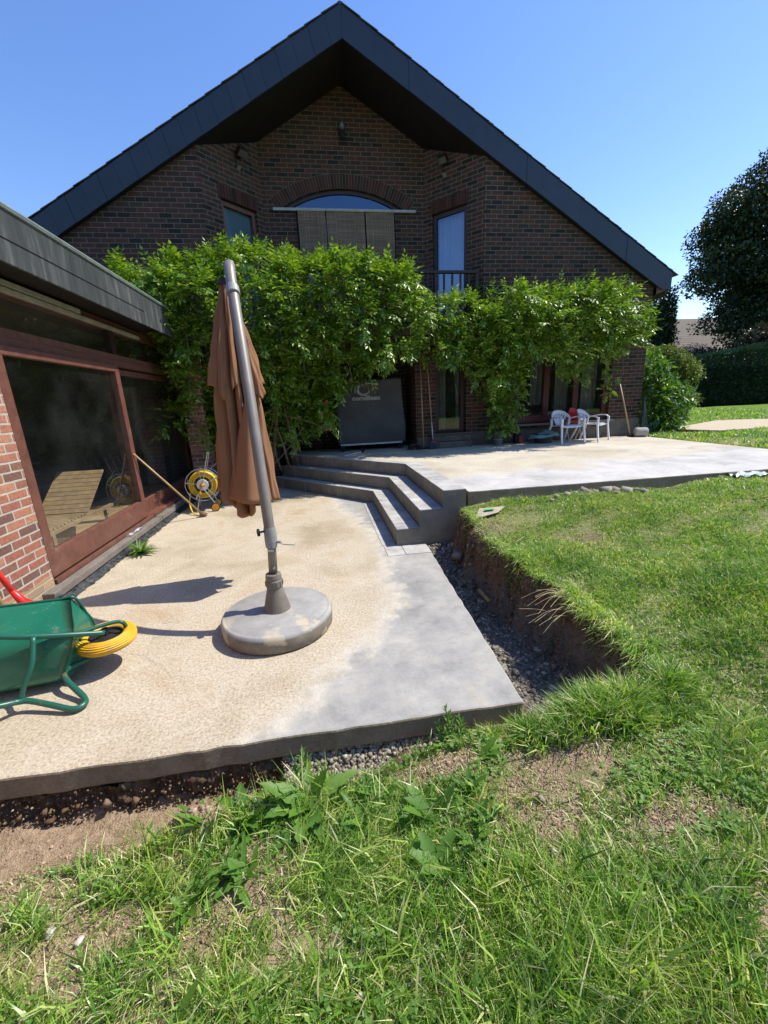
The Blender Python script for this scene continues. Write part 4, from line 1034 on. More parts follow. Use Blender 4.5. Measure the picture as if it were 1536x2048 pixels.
# front wall: from the first section to the rim line, sloping towards the wheel
fr_ = secs[0]; mid = (A1 + A2) / 2; o_ = len(V); NF = 6
rimf = [Rm1.lerp(Rm2, k / (n - 1)) + u_ * .06 * math.sin(math.pi * k / (n - 1)) for k in range(n)]
for j in range(1, NF + 1):
    for k in range(n): V.append(fr_[k].lerp(rimf[k], j / NF))
for j in range(NF):
    for k in range(n - 1):
        aa = (o_ + (j - 1) * n + k) if j else k; bb = o_ + j * n + k; F.append((aa, aa + 1, bb + 1, bb))
mb.add(V, F); tr_ = mb.build('tray', 'green_tray', wb, smooth=True, fix=False); sd = tr_.modifiers.new('s', 'SOLIDIFY'); sd.thickness = .003; sd.offset = 0
rim = [secs[-1][-1]] + [s[-1] for s in secs[::-1]][1:] + [p for p in rimf[::-1]][1:] 
mb = MB(); mb.tube(spline([secs[-1][-1], secs[5][-1], secs[1][-1], secs[0][-1] + u_ * .02, rimf[n // 2 + 5], rimf[n // 2], rimf[2]], 6), .009, 8); mb.build('rim', 'green_tube', tr_, smooth=True)
# frame
upper = [(-1.425, 2.50, .285), (-1.50, 2.455, .315), (-1.60, 2.40, .352), (-1.75, 2.34, .40), (-1.90, 2.31, .44), (-2.15, 2.27, .50), (-2.7, 2.20, .62)]
mb = MB(); mb.tube(spline(upper, 5), .0165, 12); mb.build('frame_tube', 'green_tube', wb, smooth=True)
low = [(-1.545, 2.50, .12), (-1.60, 2.455, .115), (-1.645, 2.41, .10), (-1.60, 2.345, .085), (-1.53, 2.29, .055), (-1.463, 2.235, .033), (-1.435, 2.185, .028), (-1.475, 2.150, .026), (-1.60, 2.185, .045), (-1.72, 2.218, .065), (-1.775, 2.212, .075), (-1.83, 2.16, .10), (-2.05, 2.0, .18), (-2.5, 1.75, .32)]
mb = MB(); mb.tube(spline(low, 5), .0165, 12); mb.build('leg', 'green_tube', wb, smooth=True)
mb = MB(); mb.tube(spline([(-1.775, 2.222, .07), (-1.745, 2.245, .16), (-1.705, 2.28, .26), (-1.705, 2.345, .39)], 5), .014, 10); mb.build('strut', 'green_tube', wb, smooth=True)
mb = MB(); mb.tube(spline([(-1.62, 2.44, .31), (-1.50, 2.535, .305), (-1.40, 2.60, .30), (-1.362, 2.615, .275), (-1.38, 2.65, .21), (-1.44, 2.70, .14)], 5), .012, 10); mb.build('nose_bar', 'green_tube', wb, smooth=True)
# wheel: axis nearly vertical, tilted a little to the camera
wc = Vector((-1.465, 2.58, .205)); ax = Vector((.02, -.03, 1.0)).normalized(); q = Vector((0, 0, 1)).rotation_difference(ax).to_matrix().to_4x4()
mb = MB(); ro_, ri_ = .168, .040; NN = 64; prof = []
for k in range(120):
    a = 2 * math.pi * k / 120; gr = .0026 * math.cos(a * 20) if math.cos(a) > -.15 else 0
    prof.append((ro_ - ri_ + (ri_ + gr) * math.cos(a), (ri_ + gr) * math.sin(a) * 1.05))
prof.append(prof[0]); mb.lathe(prof, wc, NN, q, caps=False); wh = mb.build('wheel', 'yellow', wb, smooth=True)
mb = MB(); mb.lathe([(.0, .022), (.03, .024), (.05, .01), (.085, .006), (.09, .022), (.098, .026), (.100, .0), (.098, -.026), (.09, -.022), (.0, -.02)], wc, 32, q, caps=False); mb.lathe([(.018, -.07), (.018, .07)], wc, 12, q); mb.build('hub', 'black', wh, smooth=False)

# ------------------------------------------------------------------ tools at the annex wall
M['red_plastic'] = plain('red_plastic', (.75, .02, .02), .35, .06)
M['handle_wood'] = wood_red('tool_handle_wood', (.42, .28, .13))
def spade():
    t = thing('shovel', 'red plastic shaft and grip tool leaning behind the green wheelbarrow', 'shovel', (-2.28, 3.1, 0))
    mb = MB(); mb.tube([(-2.435, 2.98, 1.0), (-2.38, 3.14, .50), (-2.35, 3.19, .30)], .019, 12); mb.tube([(-2.36, 3.175, .36), (-2.33, 3.2, .26), (-2.31, 3.215, .20)], [.019, .030, .055], 12); mb.build('shaft', 'red_plastic', t, smooth=True)
    mb = MB(); mb.add([(-2.38, 3.20, .22), (-2.25, 3.20, .22), (-2.24, 3.23, .02), (-2.39, 3.23, .02), (-2.38, 3.22, .22), (-2.25, 3.22, .22), (-2.24, 3.25, .02), (-2.39, 3.25, .02)], [(0, 1, 2, 3), (4, 7, 6, 5), (0, 4, 5, 1), (2, 6, 7, 3), (0, 3, 7, 4), (1, 5, 6, 2)]); mb.build('blade', 'red_plastic', t, bevel=.01)
spade()
t = thing('rake', 'wooden handled rake leaning against the red brick wall behind the red tool', 'rake', (-2.3, 3.0, 0))
mb = MB(); mb.tube([(-2.445, 2.98, .95), (-2.33, 3.10, .03)], .016, 10); mb.build('handle', 'handle_wood', t, smooth=True)
mb = MB(); mb.box(-2.44, -2.20, 3.085, 3.11, .03, .06)
for k in range(9): mb.box(-2.43 + .027 * k, -2.422 + .027 * k, 3.10, 3.15, .01, .045)
mb.build('head', 'frame_dark', t)
t = thing('broom', 'wooden handled broom leaning on the sliding door frame with worn straw head on the slab', 'broom', (-1.88, 6.38, 0))
mb = MB(); mb.tube([(-2.455, 5.84, 1.06), (-1.90, 6.36, .075)], .0135, 10); mb.build('handle', 'handle_wood', t, smooth=True)
mb = MB()
for k in range(160):
    a = random.uniform(0, 6.28); r_ = random.uniform(0, .035); e = Vector((-1.87 + random.uniform(-.05, .06), 6.40 + random.uniform(-.05, .05), random.uniform(.004, .05)))
    p = Vector((-1.905 + .02 * math.cos(a), 6.355 + .02 * math.sin(a), .09)); mb.bar(p, e, .004, .004)
mb.build('bristles', plain('dusty_bristles', (.36, .22, .14), .9), t)

# hose reels
M['hose_yellow'] = plain('yellow_hose', (.70, .45, .02), .35, .1, 15)
M['hose_green'] = plain('green_hose', (.02, .07, .05), .4, .2, 15)
M['chrome'] = plain('galvanised_wire', (.48, .48, .47), .3, .1, metal=.7)
M['orange'] = plain('orange_yellow_plastic', (.66, .32, .02), .4, .05)
def reel(name, lab, c, hose, full=True, rz=0.0, sc=1.0):
    t = thing(name, lab, 'hose reel', c, rz=rz, group='hose reels by the glass annex', world=False)
    # local: axis along -Y (faces the camera)
    def ring(rad, y, th, cz=.43, n=40, mb=None):
        mb.tube([(rad * math.cos(a), y, cz + rad * math.sin(a)) for a in np.linspace(0, 2 * math.pi, n, endpoint=False)], th, 6, closed=True)
    cz = .43 * sc; Rr = .255 * sc
    mb = MB()
    for y in (-.11, .11): ring(Rr, y, .006, cz, mb=mb); 
    for y in (-.11, .11):
        for k in range(5):
            a = math.pi / 2 + k * 2 * math.pi / 5 + .1; mb.tube([(.09 * math.cos(a), y, cz + .09 * math.sin(a)), (Rr * math.cos(a), y, cz + Rr * math.sin(a))], .005, 5); mb.bar((.13 * math.cos(a), y - .004, cz + .13 * math.sin(a)), (Rr * .98 * math.cos(a), y - .004, cz + Rr * .98 * math.sin(a)), .022, .003, up=(0, 1, 0))
    mb.build('reel_cage', 'chrome', t)
    mb = MB()
    for k in range(3):
        for y in np.linspace(-.085, .085, 7): ring(.20 * sc - .028 * k, y + .006 * (k % 2), .0145, cz, 44, mb)
    mb.build('hose', hose, t, smooth=True)
    mb = MB(); mb.lathe([(.0, -.02), (.085, -.02), (.088, 0), (.085, .23), (0, .23)], (0, -.11 - .0, cz), 28, Matrix.Rotation(R(-90), 4, 'X'), caps=False); mb.build('drum', 'metal_white', t)
    mb = MB(); mb.lathe([(0, -.05), (.018, -.045), (.022, -.02), (.036, -.015), (.036, .01)], (0, -.13, cz), 16, Matrix.Rotation(R(-90), 4, 'X'), caps=False); mb.tube([(0, -.15, cz), (-.015, -.17, cz - .03), (-.04, -.17, cz - .10)], .006, 6); mb.lathe([(0, -.02), (.017, -.015), (.017, .02), (0, .025)], (-.045, -.17, cz - .12), 10, caps=False); mb.build('crank', 'orange', t)
    mb = MB()
    for y in (-.15, .15):
        mb.tube([(-.02, y, cz), (.14, y, .14), (.15, y, .09)], .009, 6); mb.tube([(0.0, y, cz), (.14, y, .90 * sc + .02)], .008, 6)
    mb.tube([(.14, -.15, .92 * sc), (.14, .15, .92 * sc)], .011, 6); mb.tube([(.15, -.17, .085), (.15, .17, .085)], .008, 6); mb.tube([(-.02, -.15, cz), (-.13, -.15, .02), (-.13, .15, .02), (-.02, .15, cz)], .008, 6)
    mb.build('cart_frame', 'chrome', t)
    for y in (-.19, .19):
        w_ = MB(); w_.lathe([(0, -.018), (.06, -.018), (.068, -.012), (.068, .012), (.06, .018), (0, .018)], (.15, y, .069), 28, Matrix.Rotation(R(-90), 4, 'X'), caps=False); wm = w_.build('wheel', 'black', t)
        w_ = MB(); w_.lathe([(0, -.022), (.054, -.021), (.056, -.016)], (.15, y, .069), 28, Matrix.Rotation(R(-90), 4, 'X'), caps=False); w_.build('hubcap', 'orange', wm)
    return t
t = reel('hose_reel', 'wire hose reel on wheels wound with bright yellow hose beside the parasol', (-1.93, 6.85, 0), 'hose_yellow', rz=R(8))
mb = MB(); mb.tube(spline([(-.20, -.05, .32), (-.23, -.12, .16), (-.17, -.30, .03), (-.05, -.42, .014), (.02, -.40, .014)], 6), .011, 8); mb.build('hose_end', 'hose_yellow', t, smooth=True)
reel('hose_reel', 'second reel of dark green hose standing behind the yellow hose reel', (-1.72, 7.45, 0), 'hose_green', rz=R(8), sc=1.02)

# pulled weeds and broken bits
def rosette(name, lab, c, n, L, W, mat='weed', spread=1.0, up=.6, cat='weed', seed=0, group=None, kind=None):
    r = np.random.default_rng(seed); parts = []
    for k in range(n):
        a = r.uniform(0, 6.28); el = r.uniform(.15, up); l = L * r.uniform(.6, 1.1); d0 = np.array([math.cos(a) * spread, math.sin(a) * spread, el]); d0 /= np.linalg.norm(d0)
        NS = 11; side = np.cross(d0, [0, 0, 1]); side /= np.linalg.norm(side) + 1e-9
        V = []; p = np.array(c, float) + np.array([r.normal(0, .01), r.normal(0, .01), 0]); d = d0.copy()
        for i in range(NS + 1):
            t_ = i / NS; wv = W * math.sin(math.pi * min(1, .12 + t_ * .88)) ** .8 * (1.12 if i % 2 else .72); up_ = np.cross(side, d)
            V += [p + side * wv / 2 + up_ * wv * .18, p, p - side * wv / 2 + up_ * wv * .18]
            p = p + d * l / NS; d = d + np.array([0, 0, -.12 * (1.3 - el)]); d /= np.linalg.norm(d)
            if p[2] < c[2] + .004: p[2] = c[2] + .004 + .004 * k / n
        F = [(i * 3 + k2, i * 3 + k2 + 1, (i + 1) * 3 + k2 + 1, (i + 1) * 3 + k2) for i in range(NS) for k2 in range(2)]
        parts.append((np.array(V), np.array(F)))
    V, F = merge(parts); o = np_mesh(name, V, F, mat); o.data.polygons.foreach_set('use_smooth', [True] * len(o.data.polygons))
    return tag(o, lab, cat, group, kind)
rosette('uprooted_weed', 'limp uprooted green weed lying on the slab beside the stone sill', (-2.17, 4.86, .012), 60, .22, .026, up=1.3, cat='weed', seed=2, mat='laurel')
mb = MB(); V = []
for j in range(6):
    for k in range(22): V.append((-2.50 + .022 * j + random.uniform(-.008, .008), 5.18 + .017 * k + random.uniform(-.006, .006), .131 + abs(random.gauss(0, .011))))
mb.add(V, [(j * 22 + k, j * 22 + k + 1, (j + 1) * 22 + k + 1, (j + 1) * 22 + k) for j in range(5) for k in range(21) if random.random() < .8])
tag(mb.build('glass_shard_sheet', plain('glass_shard_sheet', (.55, .6, .62), .25, .1, metal=.3)), 'small strip of broken glass shards, made as one crumpled sheet, on the stone sill', 'debris')  # glass shards on the sill, shaped as one crumpled sheet

# wooden lounger inside the annex
t = thing('sun_lounger', 'slatted wooden lounger with raised back seen through the annex glass', 'sun lounger', (-3.05, 4.9, .19))
mb = MB()
for k in range(12): mb.box(-3.32, -2.78, 4.35 + k * .065, 4.40 + k * .065, .46, .48)
mb.build('seat', 'deck', t)
mb = MB()
for k in range(10): y = 5.14 + k * .055; z = .48 + k * .042; mb.bar((-3.05, y, z), (-3.05, y + .05, z + .038), .54, .015)
mb.build('backrest', 'deck', t)
mb = MB(); mb.box(-3.34, -3.30, 4.3, 5.7, .42, .455); mb.box(-2.80, -2.76, 4.3, 5.7, .42, .455); mb.build('side_rail', 'deck', t)
for x in (-3.33, -2.80):
    for y in (4.4, 5.5): mb = MB(); mb.box(x, x + .04, y, y + .05, .19, .42); mb.build('leg', 'deck', t)

# ------------------------------------------------------------------ folded table under its cover
def cover_mat():
    m = MT('grey_cover_cloth', .75, spec=.25); P = m.pos()
    m.color(m.ramp(m.noise(P, 2.5, 5, .6), [(.3, (.062, .067, .066)), (.7, (.095, .10, .10))])); m.bump(m.noise(P, 6, 5, .6, 1.2), .35, .03); return m.m
M['cover'] = cover_mat(); M['logo'] = plain('faded_grey_print', (.33, .34, .33), .8, .12, 25)
t = thing('covered_table', 'folded tennis table on castors under a dark grey cover with printed logo', 'table', (1.06, 8.95, .575))
mb = MB(); nx_, nz_ = 30, 24; V = []; F = []
def cov(s, z):   # s runs around the box perimeter 0..1
    W_, D_ = 1.36, .46; tt = (z - .74) / 1.29; per = [(0, 0), (W_, 0), (W_, D_), (0, D_)]
    L_ = [W_, D_, W_, D_]; q = s * sum(L_); i = 0
    while q > L_[i] and i < 3: q -= L_[i]; i += 1
    a, b_ = per[i], per[(i + 1) % 4]; f = q / L_[i]; x = a[0] + (b_[0] - a[0]) * f; y = a[1] + (b_[1] - a[1]) * f
    fl = (1 - tt) * .03 + .035 * math.exp(-((tt - .25) / .25) ** 2) * (1 if x > .9 else .3)
    x += (x / W_ - .5) * 2 * fl; y += (y / D_ - .5) * 2 * (fl * .8) + .008 * math.sin(x * 13 + z * 2) * (1 - tt) + .006 * math.sin(x * 5 - z * 6)
    return (.385 + x, 8.80 + y, z - (.012 * math.sin(x * 9) if tt > .95 else 0))
NS_ = 96
for j in range(nz_ + 1):
    for i in range(NS_): V.append(cov(i / NS_, .735 + 1.29 * j / nz_))
F = [(j * NS_ + i, j * NS_ + (i + 1) % NS_, (j + 1) * NS_ + (i + 1) % NS_, (j + 1) * NS_ + i) for j in range(nz_) for i in range(NS_)]
F.append(tuple(nz_ * NS_ + i for i in range(NS_))); mb.add(V, F); cv_ = mb.build('cover', 'cover', t, smooth=True, angle=40)
# printed lettering and emblem
fc = bpy.data.curves.new('lettering', 'FONT'); fc.body = 'cornilleau'; fc.size = .15; fc.extrude = .0015; fc.align_x = 'CENTER'; fc.offset = .0085; fc.space_character = 1.02; fc.resolution_u = 3
tmp = bpy.data.objects.new('tmp', fc); COL.objects.link(tmp); bpy.context.view_layer.update()
me = bpy.data.meshes.new_from_object(tmp.evaluated_get(bpy.context.evaluated_depsgraph_get())); bpy.data.objects.remove(tmp)
lo = bpy.data.objects.new('lettering', me); COL.objects.link(lo); me.materials.clear(); me.materials.append(M['logo']); lo.parent = cv_; lo.location = (.985 - 1.06, 8.757 - 8.95, 1.62 - .575); lo.rotation_euler = (R(90), 0, 0); lo.scale = (.96, .80, 1)
mb = MB()
def stroke(fn, w0, n=22):
    v = []
    for i in range(n + 1):
        tq = i / n; x, z = fn(tq); x2, z2 = fn(tq + .01); d = Vector((x2 - x, 0, z2 - z)).normalized(); p = Vector((-d.z, 0, d.x)) * w0 * (math.sin(math.pi * min(1, .04 + tq * .96)) ** .6) / 2
        for y in (8.756, 8.762): v += [(x + p.x, y, z + p.z), (x - p.x, y, z - p.z)]
    mb.add(v, [(4 * i, 4 * i + 1, 4 * i + 5, 4 * i + 4) for i in range(n)] + [(4 * i, 4 * i + 4, 4 * i + 6, 4 * i + 2) for i in range(n)] + [(4 * i + 1, 4 * i + 3, 4 * i + 7, 4 * i + 5) for i in range(n)])
stroke(lambda q: (.955 + .14 * math.cos(R(80 + 215 * q)), 1.825 + .105 * math.sin(R(80 + 215 * q))), .062)
stroke(lambda q: (.82 + .06 * math.cos(R(200 - 110 * q)), 1.80 + .13 * math.sin(R(200 - 110 * q))), .034)
stroke(lambda q: (.90 + .30 * q, 1.925 + .02 * math.sin(3 * q)), .022); stroke(lambda q: (.975 + .08 * math.cos(R(250 + 130 * q)), 1.80 + .06 * math.sin(R(250 + 130 * q))), .03)
mb.lathe([(0, -.003), (.026, -.003), (.026, .003), (0, .003)], (1.225, 8.757, 1.925), 16, Matrix.Rotation(R(90), 4, 'X'), caps=False)
mb.build('emblem', 'logo', cv_, fix=False)
mb = MB(); mb.box(.40, 1.72, 8.775, 8.80, .70, .732); mb.box(.40, 1.72, 9.2, 9.23, .70, .732); mb.build('frame_rail', 'metal_white', t)
for x in (.44, 1.68):
    for y in (8.79, 9.2):
        mb = MB(); mb.lathe([(0, -.02), (.055, -.02), (.06, 0), (.055, .02), (0, .02)], (x, y, .637), 16, Matrix.Rotation(R(90), 4, 'X'), caps=False); mb.tube([(x, y, .66), (x, y, .71)], .018, 8); mb.build('castor', 'black', t)

# ------------------------------------------------------------------ things along the terrace wall
def brush(c, top, lab, colr, col2, name='broom'):
    t = thing(name, lab, 'broom', (c[0], c[1], .575)); d = (Vector(top) - Vector(c)).normalized()
    mb = MB(); a = Vector(c); mb.tube([a + d * .17, a + d * .55], .011, 8); mb.build('lower_shaft', 'metal_white', t, smooth=True)
    mb = MB(); mb.tube([a + d * .55, top], .0115, 8); mb.build('handle', 'handle_wood', t, smooth=True)
    mb = MB(); mb.add([(c[0] - .05, c[1] - .03, c[2] + .17), (c[0] + .05, c[1] - .03, c[2] + .17), (c[0] + .12, c[1] - .04, c[2] + .10), (c[0] - .10, c[1] - .04, c[2] + .12)] + [(c[0] - .05, c[1] + .03, c[2] + .17), (c[0] + .05, c[1] + .03, c[2] + .17), (c[0] + .12, c[1] + .04, c[2] + .10), (c[0] - .10, c[1] + .04, c[2] + .12)], [(0, 1, 2, 3), (4, 7, 6, 5), (0, 4, 5, 1), (1, 5, 6, 2), (2, 6, 7, 3), (3, 7, 4, 0)]); mb.build('brush_head', colr, t, bevel=.01)
    mb = MB()
    for k in range(150):
        s = random.uniform(-1, 1); p = Vector((c[0] + .01 + s * .10, c[1] + random.uniform(-.03, .03), c[2] + .115)); e = p + Vector((s * .03 + .02, random.uniform(-.03, .02), -.115)); e.z = .577; mb.bar(p, e, .005, .005)
    mb.build('bristles', col2, t)
M['brush_red'] = plain('dull_red_plastic', (.28, .02, .02), .5); M['brush_blue'] = plain('grey_blue_bristles', (.10, .13, .17), .8)
brush((2.30, 8.35, .576), (2.235, 8.56, 2.42), 'tall broom with red brush head and grey bristles leaning by the garden door', 'brush_red', 'brush_blue')
t = thing('rake', 'slim wooden rake handle leaning on the brick wall left of the red headed broom', 'rake', (2.10, 8.40, .575))
mb = MB(); mb.tube([(2.10, 8.38, .60), (2.10, 8.57, 2.30)], .012, 8); mb.build('handle', 'handle_wood', t, smooth=True)
mb = MB(); mb.box(1.98, 2.22, 8.355, 8.39, .58, .61)
for k in range(8): mb.box(1.985 + k * .032, 1.993 + k * .032, 8.31, 8.36, .577, .60)
mb.build('head', 'frame_dark', t)
t = thing('roller_skate', 'dark jumble of small wheels on the terrace beside the covered table', 'toy', (1.93, 8.45, .575))
for k, (x, y, s) in enumerate(((1.80, 8.45, .05), (1.90, 8.50, .055), (2.0, 8.42, .045), (1.95, 8.36, .04), (1.85, 8.36, .04))):
    mb = MB(); mb.lathe([(.012, -.02), (s * .8, -.018), (s, 0), (s * .8, .018), (.012, .02)], (x, y, .576 + s), 14, Matrix.Rotation(R(60 + k * 30), 4, 'Z') @ Matrix.Rotation(R(90), 4, 'X')); mb.build('wheel', 'black', t)
mb = MB(); mb.tube([(1.80, 8.45, .63), (1.9, 8.5, .66), (2.0, 8.42, .64), (1.95, 8.36, .62)], .012, 6); mb.box(1.82, 1.95, 8.4, 8.48, .64, .70); mb.build('body', 'frame_dark', t)
t = thing('scooter', 'flat metal stick with small wheel lying on the terrace in front of the covered table', 'toy', (.72, 8.2, .575))
mb = MB(); mb.bar((.42, 7.95, .592), (.78, 8.42, .60), .05, .015); mb.build('deck', 'metal_white', t)
mb = MB(); mb.lathe([(.01, -.014), (.04, -.012), (.045, 0), (.04, .012), (.01, .014)], (.82, 8.46, .622), 14, Matrix.Rotation(R(90), 4, 'X')); mb.build('wheel', 'black', t)

def pot(name, lab, cat, c, r0, r1, h, mat, grp=None):
    t = thing(name, lab, cat, c, group=grp)
    mb = MB(); mb.lathe([(0, 0), (r0, 0), (r0 + (r1 - r0) * .6, h * .6), (r1, h * .93), (r1 + .012, h * .935), (r1 + .012, h), (r1 - .008, h), (r1 - .012, h * .9), (0, h * .88)], c, 28, caps=False); o = mb.build('pot_body', mat, t, smooth=False); return t, o
M['pot_grey'] = plain('grey_bucket_plastic', (.17, .165, .155), .6, .12); M['tub'] = plain('dark_blue_tub', (.025, .035, .042), .5, .1); M['teal'] = plain('teal_cloth', (.16, .30, .29), .8, .1)
pt, po = pot('potted_climber', 'climbing plant in a small grey bucket pot left of the terrace window', 'potted plant', (3.72, 8.36, .576), .085, .115, .26, 'pot_grey')
mb = MB(); mb.tube([(3.72 + .11 * math.cos(a), 8.36 + .11 * math.sin(a), .70 + .01 * math.sin(a)) for a in np.linspace(math.pi, 2 * math.pi, 10)], .004, 4); mb.build('bucket_handle', 'metal_white', po)
tb, tbo = pot('laundry_tub', 'dark oval tub with a teal cloth draped over it on the terrace', 'tub', (4.68, 8.22, .576), .17, .20, .20, 'tub')
mb = MB(); V = []; F = []
for j in range(9):
    for k in range(36):
        a = 2 * math.pi * k / 36; r_ = .27 * j / 8; z = .576 + .205 + .035 * math.cos(j / 8 * 2.6) - (.05 if j == 8 else 0) + .008 * math.sin(5 * a + j); V.append((4.68 + r_ * 1.25 * math.cos(a), 8.22 + r_ * .8 * math.sin(a), z + .03 * math.cos(a + .4)))
F = [(j * 36 + k, j * 36 + (k + 1) % 36, (j + 1) * 36 + (k + 1) % 36, (j + 1) * 36 + k) for j in range(8) for k in range(36)]
mb.add(V, F); tag(mb.build('teal_cloth', 'teal', smooth=True), 'faded teal cloth draped over the dark tub', 'cloth')
t = thing('fuel_can', 'small red and black canister standing between the pot and the tub', 'canister', (4.20, 8.38, .576))
mb = MB(); mb.box(4.09, 4.22, 8.32, 8.45, .577, .80); mb.tube([(4.155, 8.385, .80), (4.155, 8.385, .85)], .03, 10); mb.build('body', 'black', t, bevel=.012)
mb = MB(); mb.box(4.165, 4.262, 8.30, 8.317, .60, .745); mb.box(4.228, 4.262, 8.318, 8.44, .60, .745); mb.build('panel', 'brush_red', t, bevel=.004)

# white garden chairs
M['chair_white'] = plain('white_chair_plastic', (.72, .73, .75), .38, .03, 5)
def garden_chair(lab, loc, rz):
    t = thing('garden_chair', lab, 'chair', loc, rz=rz, group='white plastic garden chairs on the terrace', world=False)
    # local: faces -Y, width along X
    mb = MB(); V = []; nu, nv_ = 8, 8
    for j in range(nv_ + 1):
        for i in range(nu + 1):
            u = i / nu * 2 - 1; v = j / nv_; x = u * (.235 - .025 * v); y = -.22 + .43 * v; z = .375 - .022 * v - .014 * (1 - u * u) - (.03 if j == 0 else 0); V.append((x, y, z))
    F = [(j * (nu + 1) + i, j * (nu + 1) + i + 1, (j + 1) * (nu + 1) + i + 1, (j + 1) * (nu + 1) + i) for j in range(nv_) for i in range(nu)]
    mb.add(V, F); s_ = mb.build('seat', 'chair_white', t, smooth=True); sd = s_.modifiers.new('s', 'SOLIDIFY'); sd.thickness = .018
    # backrest: curved shell top band plus fanned slats
    mb = MB(); V = []; nb = 20
    def back(a, h):   # a: -1..1 sideways, h height
        ang = a * 1.15; rad = .25
        return Vector((rad * 1.02 * math.sin(ang), .04 + rad * .72 * math.cos(ang) + (h - .36) * .28, h))
    for i in range(nb + 1):
        a = -1 + 2 * i / nb; top = .66 - .14 * abs(a) ** 2.2; bot = .585 - .13 * abs(a) ** 1.6
        for h in (bot, (bot + top) / 2, top): V.append(back(a, h))
    F = [(i * 3 + k, i * 3 + k + 1, (i + 1) * 3 + k + 1, (i + 1) * 3 + k) for i in range(nb) for k in range(2)]
    mb.add(V, F)
    for k in range(7):
        a0 = (k - 3) * .075; a1 = (k - 3) * .19; V = []
        for j in range(7):
            h = .35 + (.60 - .12 * abs(a1) - .35) * j / 6; a = a0 + (a1 - a0) * (j / 6) ** 1.3; wd = .045 + .02 * j / 6
            V += [back(a - wd, h), back(a + wd, h)]
        mb.add(V, [(2 * j, 2 * j + 1, 2 * j + 3, 2 * j + 2) for j in range(6)])
    b_ = mb.build('backrest', 'chair_white', t, smooth=True); sd = b_.modifiers.new('s', 'SOLIDIFY'); sd.thickness = .012
    for s in (-1, 1):
        mb = MB()
        P = spline([(s * .236, .13, .50), (s * .262, .0, .53), (s * .275, -.12, .535), (s * .272, -.20, .52), (s * .268, -.235, .47)], 4)
        V = []
        for i, p in enumerate(P):
            q_ = P[min(i + 1, len(P) - 1)] - P[max(i - 1, 0)]; q_.normalize(); w_ = .028
            V += [p + Vector((s * w_, 0, 0)), p + Vector((s * w_ * .9, 0, -.018)), p - Vector((s * w_, 0, .0)), p - Vector((s * w_ * .8, 0, .018))]
        mb.add(V, [(4 * i + a_, 4 * i + b2, 4 * i + 4 + b2, 4 * i + 4 + a_) for i in range(len(P) - 1) for a_, b2 in ((0, 1), (1, 3), (3, 2), (2, 0))])
        mb.build('armrest', 'chair_white', t, smooth=True)
        mb = MB(); mb.bar((s * .268, -.235, .50), (s * .262, -.225, .34), .05, .034, up=(0, 1, 0)); mb.bar((s * .262, -.225, .35), (s * .275, -.275, .0), .042, .030, up=(0, 1, 0)); mb.build('leg', 'chair_white', t, bevel=.006)
        mb = MB(); mb.bar((s * .22, .17, .50), (s * .205, .18, .33), .045, .03, up=(0, 1, 0)); mb.bar((s * .205, .18, .35), (s * .245, .33, .0), .042, .030, up=(0, 1, 0)); mb.build('leg', 'chair_white', t, bevel=.006)
    return t
garden_chair('white plastic garden chair with fan back, left of the two by the terrace window', (5.06, 8.05, .575), R(6))
garden_chair('white plastic garden chair angled away, right of the two and nearest the brick pier', (5.70, 8.12, .575), R(33))
t = thing('red_chair', 'red and white folded fabric chair standing behind the white garden chairs', 'chair', (5.45, 8.45, .575))
mb = MB(); mb.add([(5.32, 8.50, 1.0), (5.62, 8.50, 1.0), (5.62, 8.55, 1.22), (5.46, 8.55, 1.27), (5.32, 8.51, 1.0), (5.62, 8.51, 1.0), (5.62, 8.56, 1.22), (5.46, 8.56, 1.27)], [(0, 1, 2, 3), (4, 7, 6, 5), (0, 4, 5, 1), (1, 5, 6, 2), (2, 6, 7, 3), (3, 7, 4, 0)]); mb.build('backrest', 'red_plastic', t)
mb = MB(); mb.box(5.30, 5.62, 8.25, 8.5, .98, 1.0); mb.build('seat', 'red_plastic', t)
for x in (5.31, 5.61):
    mb = MB(); mb.tube([(x, 8.28, .58), (x, 8.53, 1.20)], .01, 6); mb.tube([(x, 8.52, .58), (x, 8.28, .98)], .01, 6); mb.build('leg', 'metal_white', t)

t = thing('hoe', 'pale wooden hoe leaning against the brick pier beside the chairs', 'hoe', (6.80, 8.36, .576))
mb = MB(); mb.tube([(6.82, 8.33, .62), (6.62, 8.575, 1.72)], .0165, 10); mb.build('handle', 'handle_wood', t, smooth=True)
mb = MB(); mb.box(6.76, 6.90, 8.29, 8.36, .577, .625); mb.build('head', 'frame_dark', t, bevel=.005)
mb = MB(); mb.lathe([(0, -.13), (.085, -.125), (.10, -.10), (.10, .10), (.085, .125), (0, .13)], (6.98, 8.22, .677), 24, Matrix.Rotation(R(70), 4, 'Z') @ Matrix.Rotation(R(90), 4, 'X'), caps=False)
tag(mb.build('cement_roller', 'concrete_pale'), 'pale grey concrete cylinder lying at the foot of the brick pier', 'cylinder')
t = MB(); t.add([(7.215, 8.50, .58), (7.42, 8.50, .58), (7.26, 8.50, 1.30), (7.215, 8.50, 1.45), (7.215, 8.56, .58), (7.42, 8.56, .58), (7.26, 8.56, 1.30), (7.215, 8.56, 1.45)], [(0, 1, 2, 3), (4, 7, 6, 5), (0, 4, 5, 1), (1, 5, 6, 2), (2, 6, 7, 3), (3, 7, 4, 0)])
tag(t.build('dark_board', 'membrane', bevel=.003), 'black pointed board leaning on the corner of the brick pier', 'board')
t = thing('watering_can', 'pale teal container half hidden in the shrub at the house corner', 'watering can', (7.62, 8.75, .57))
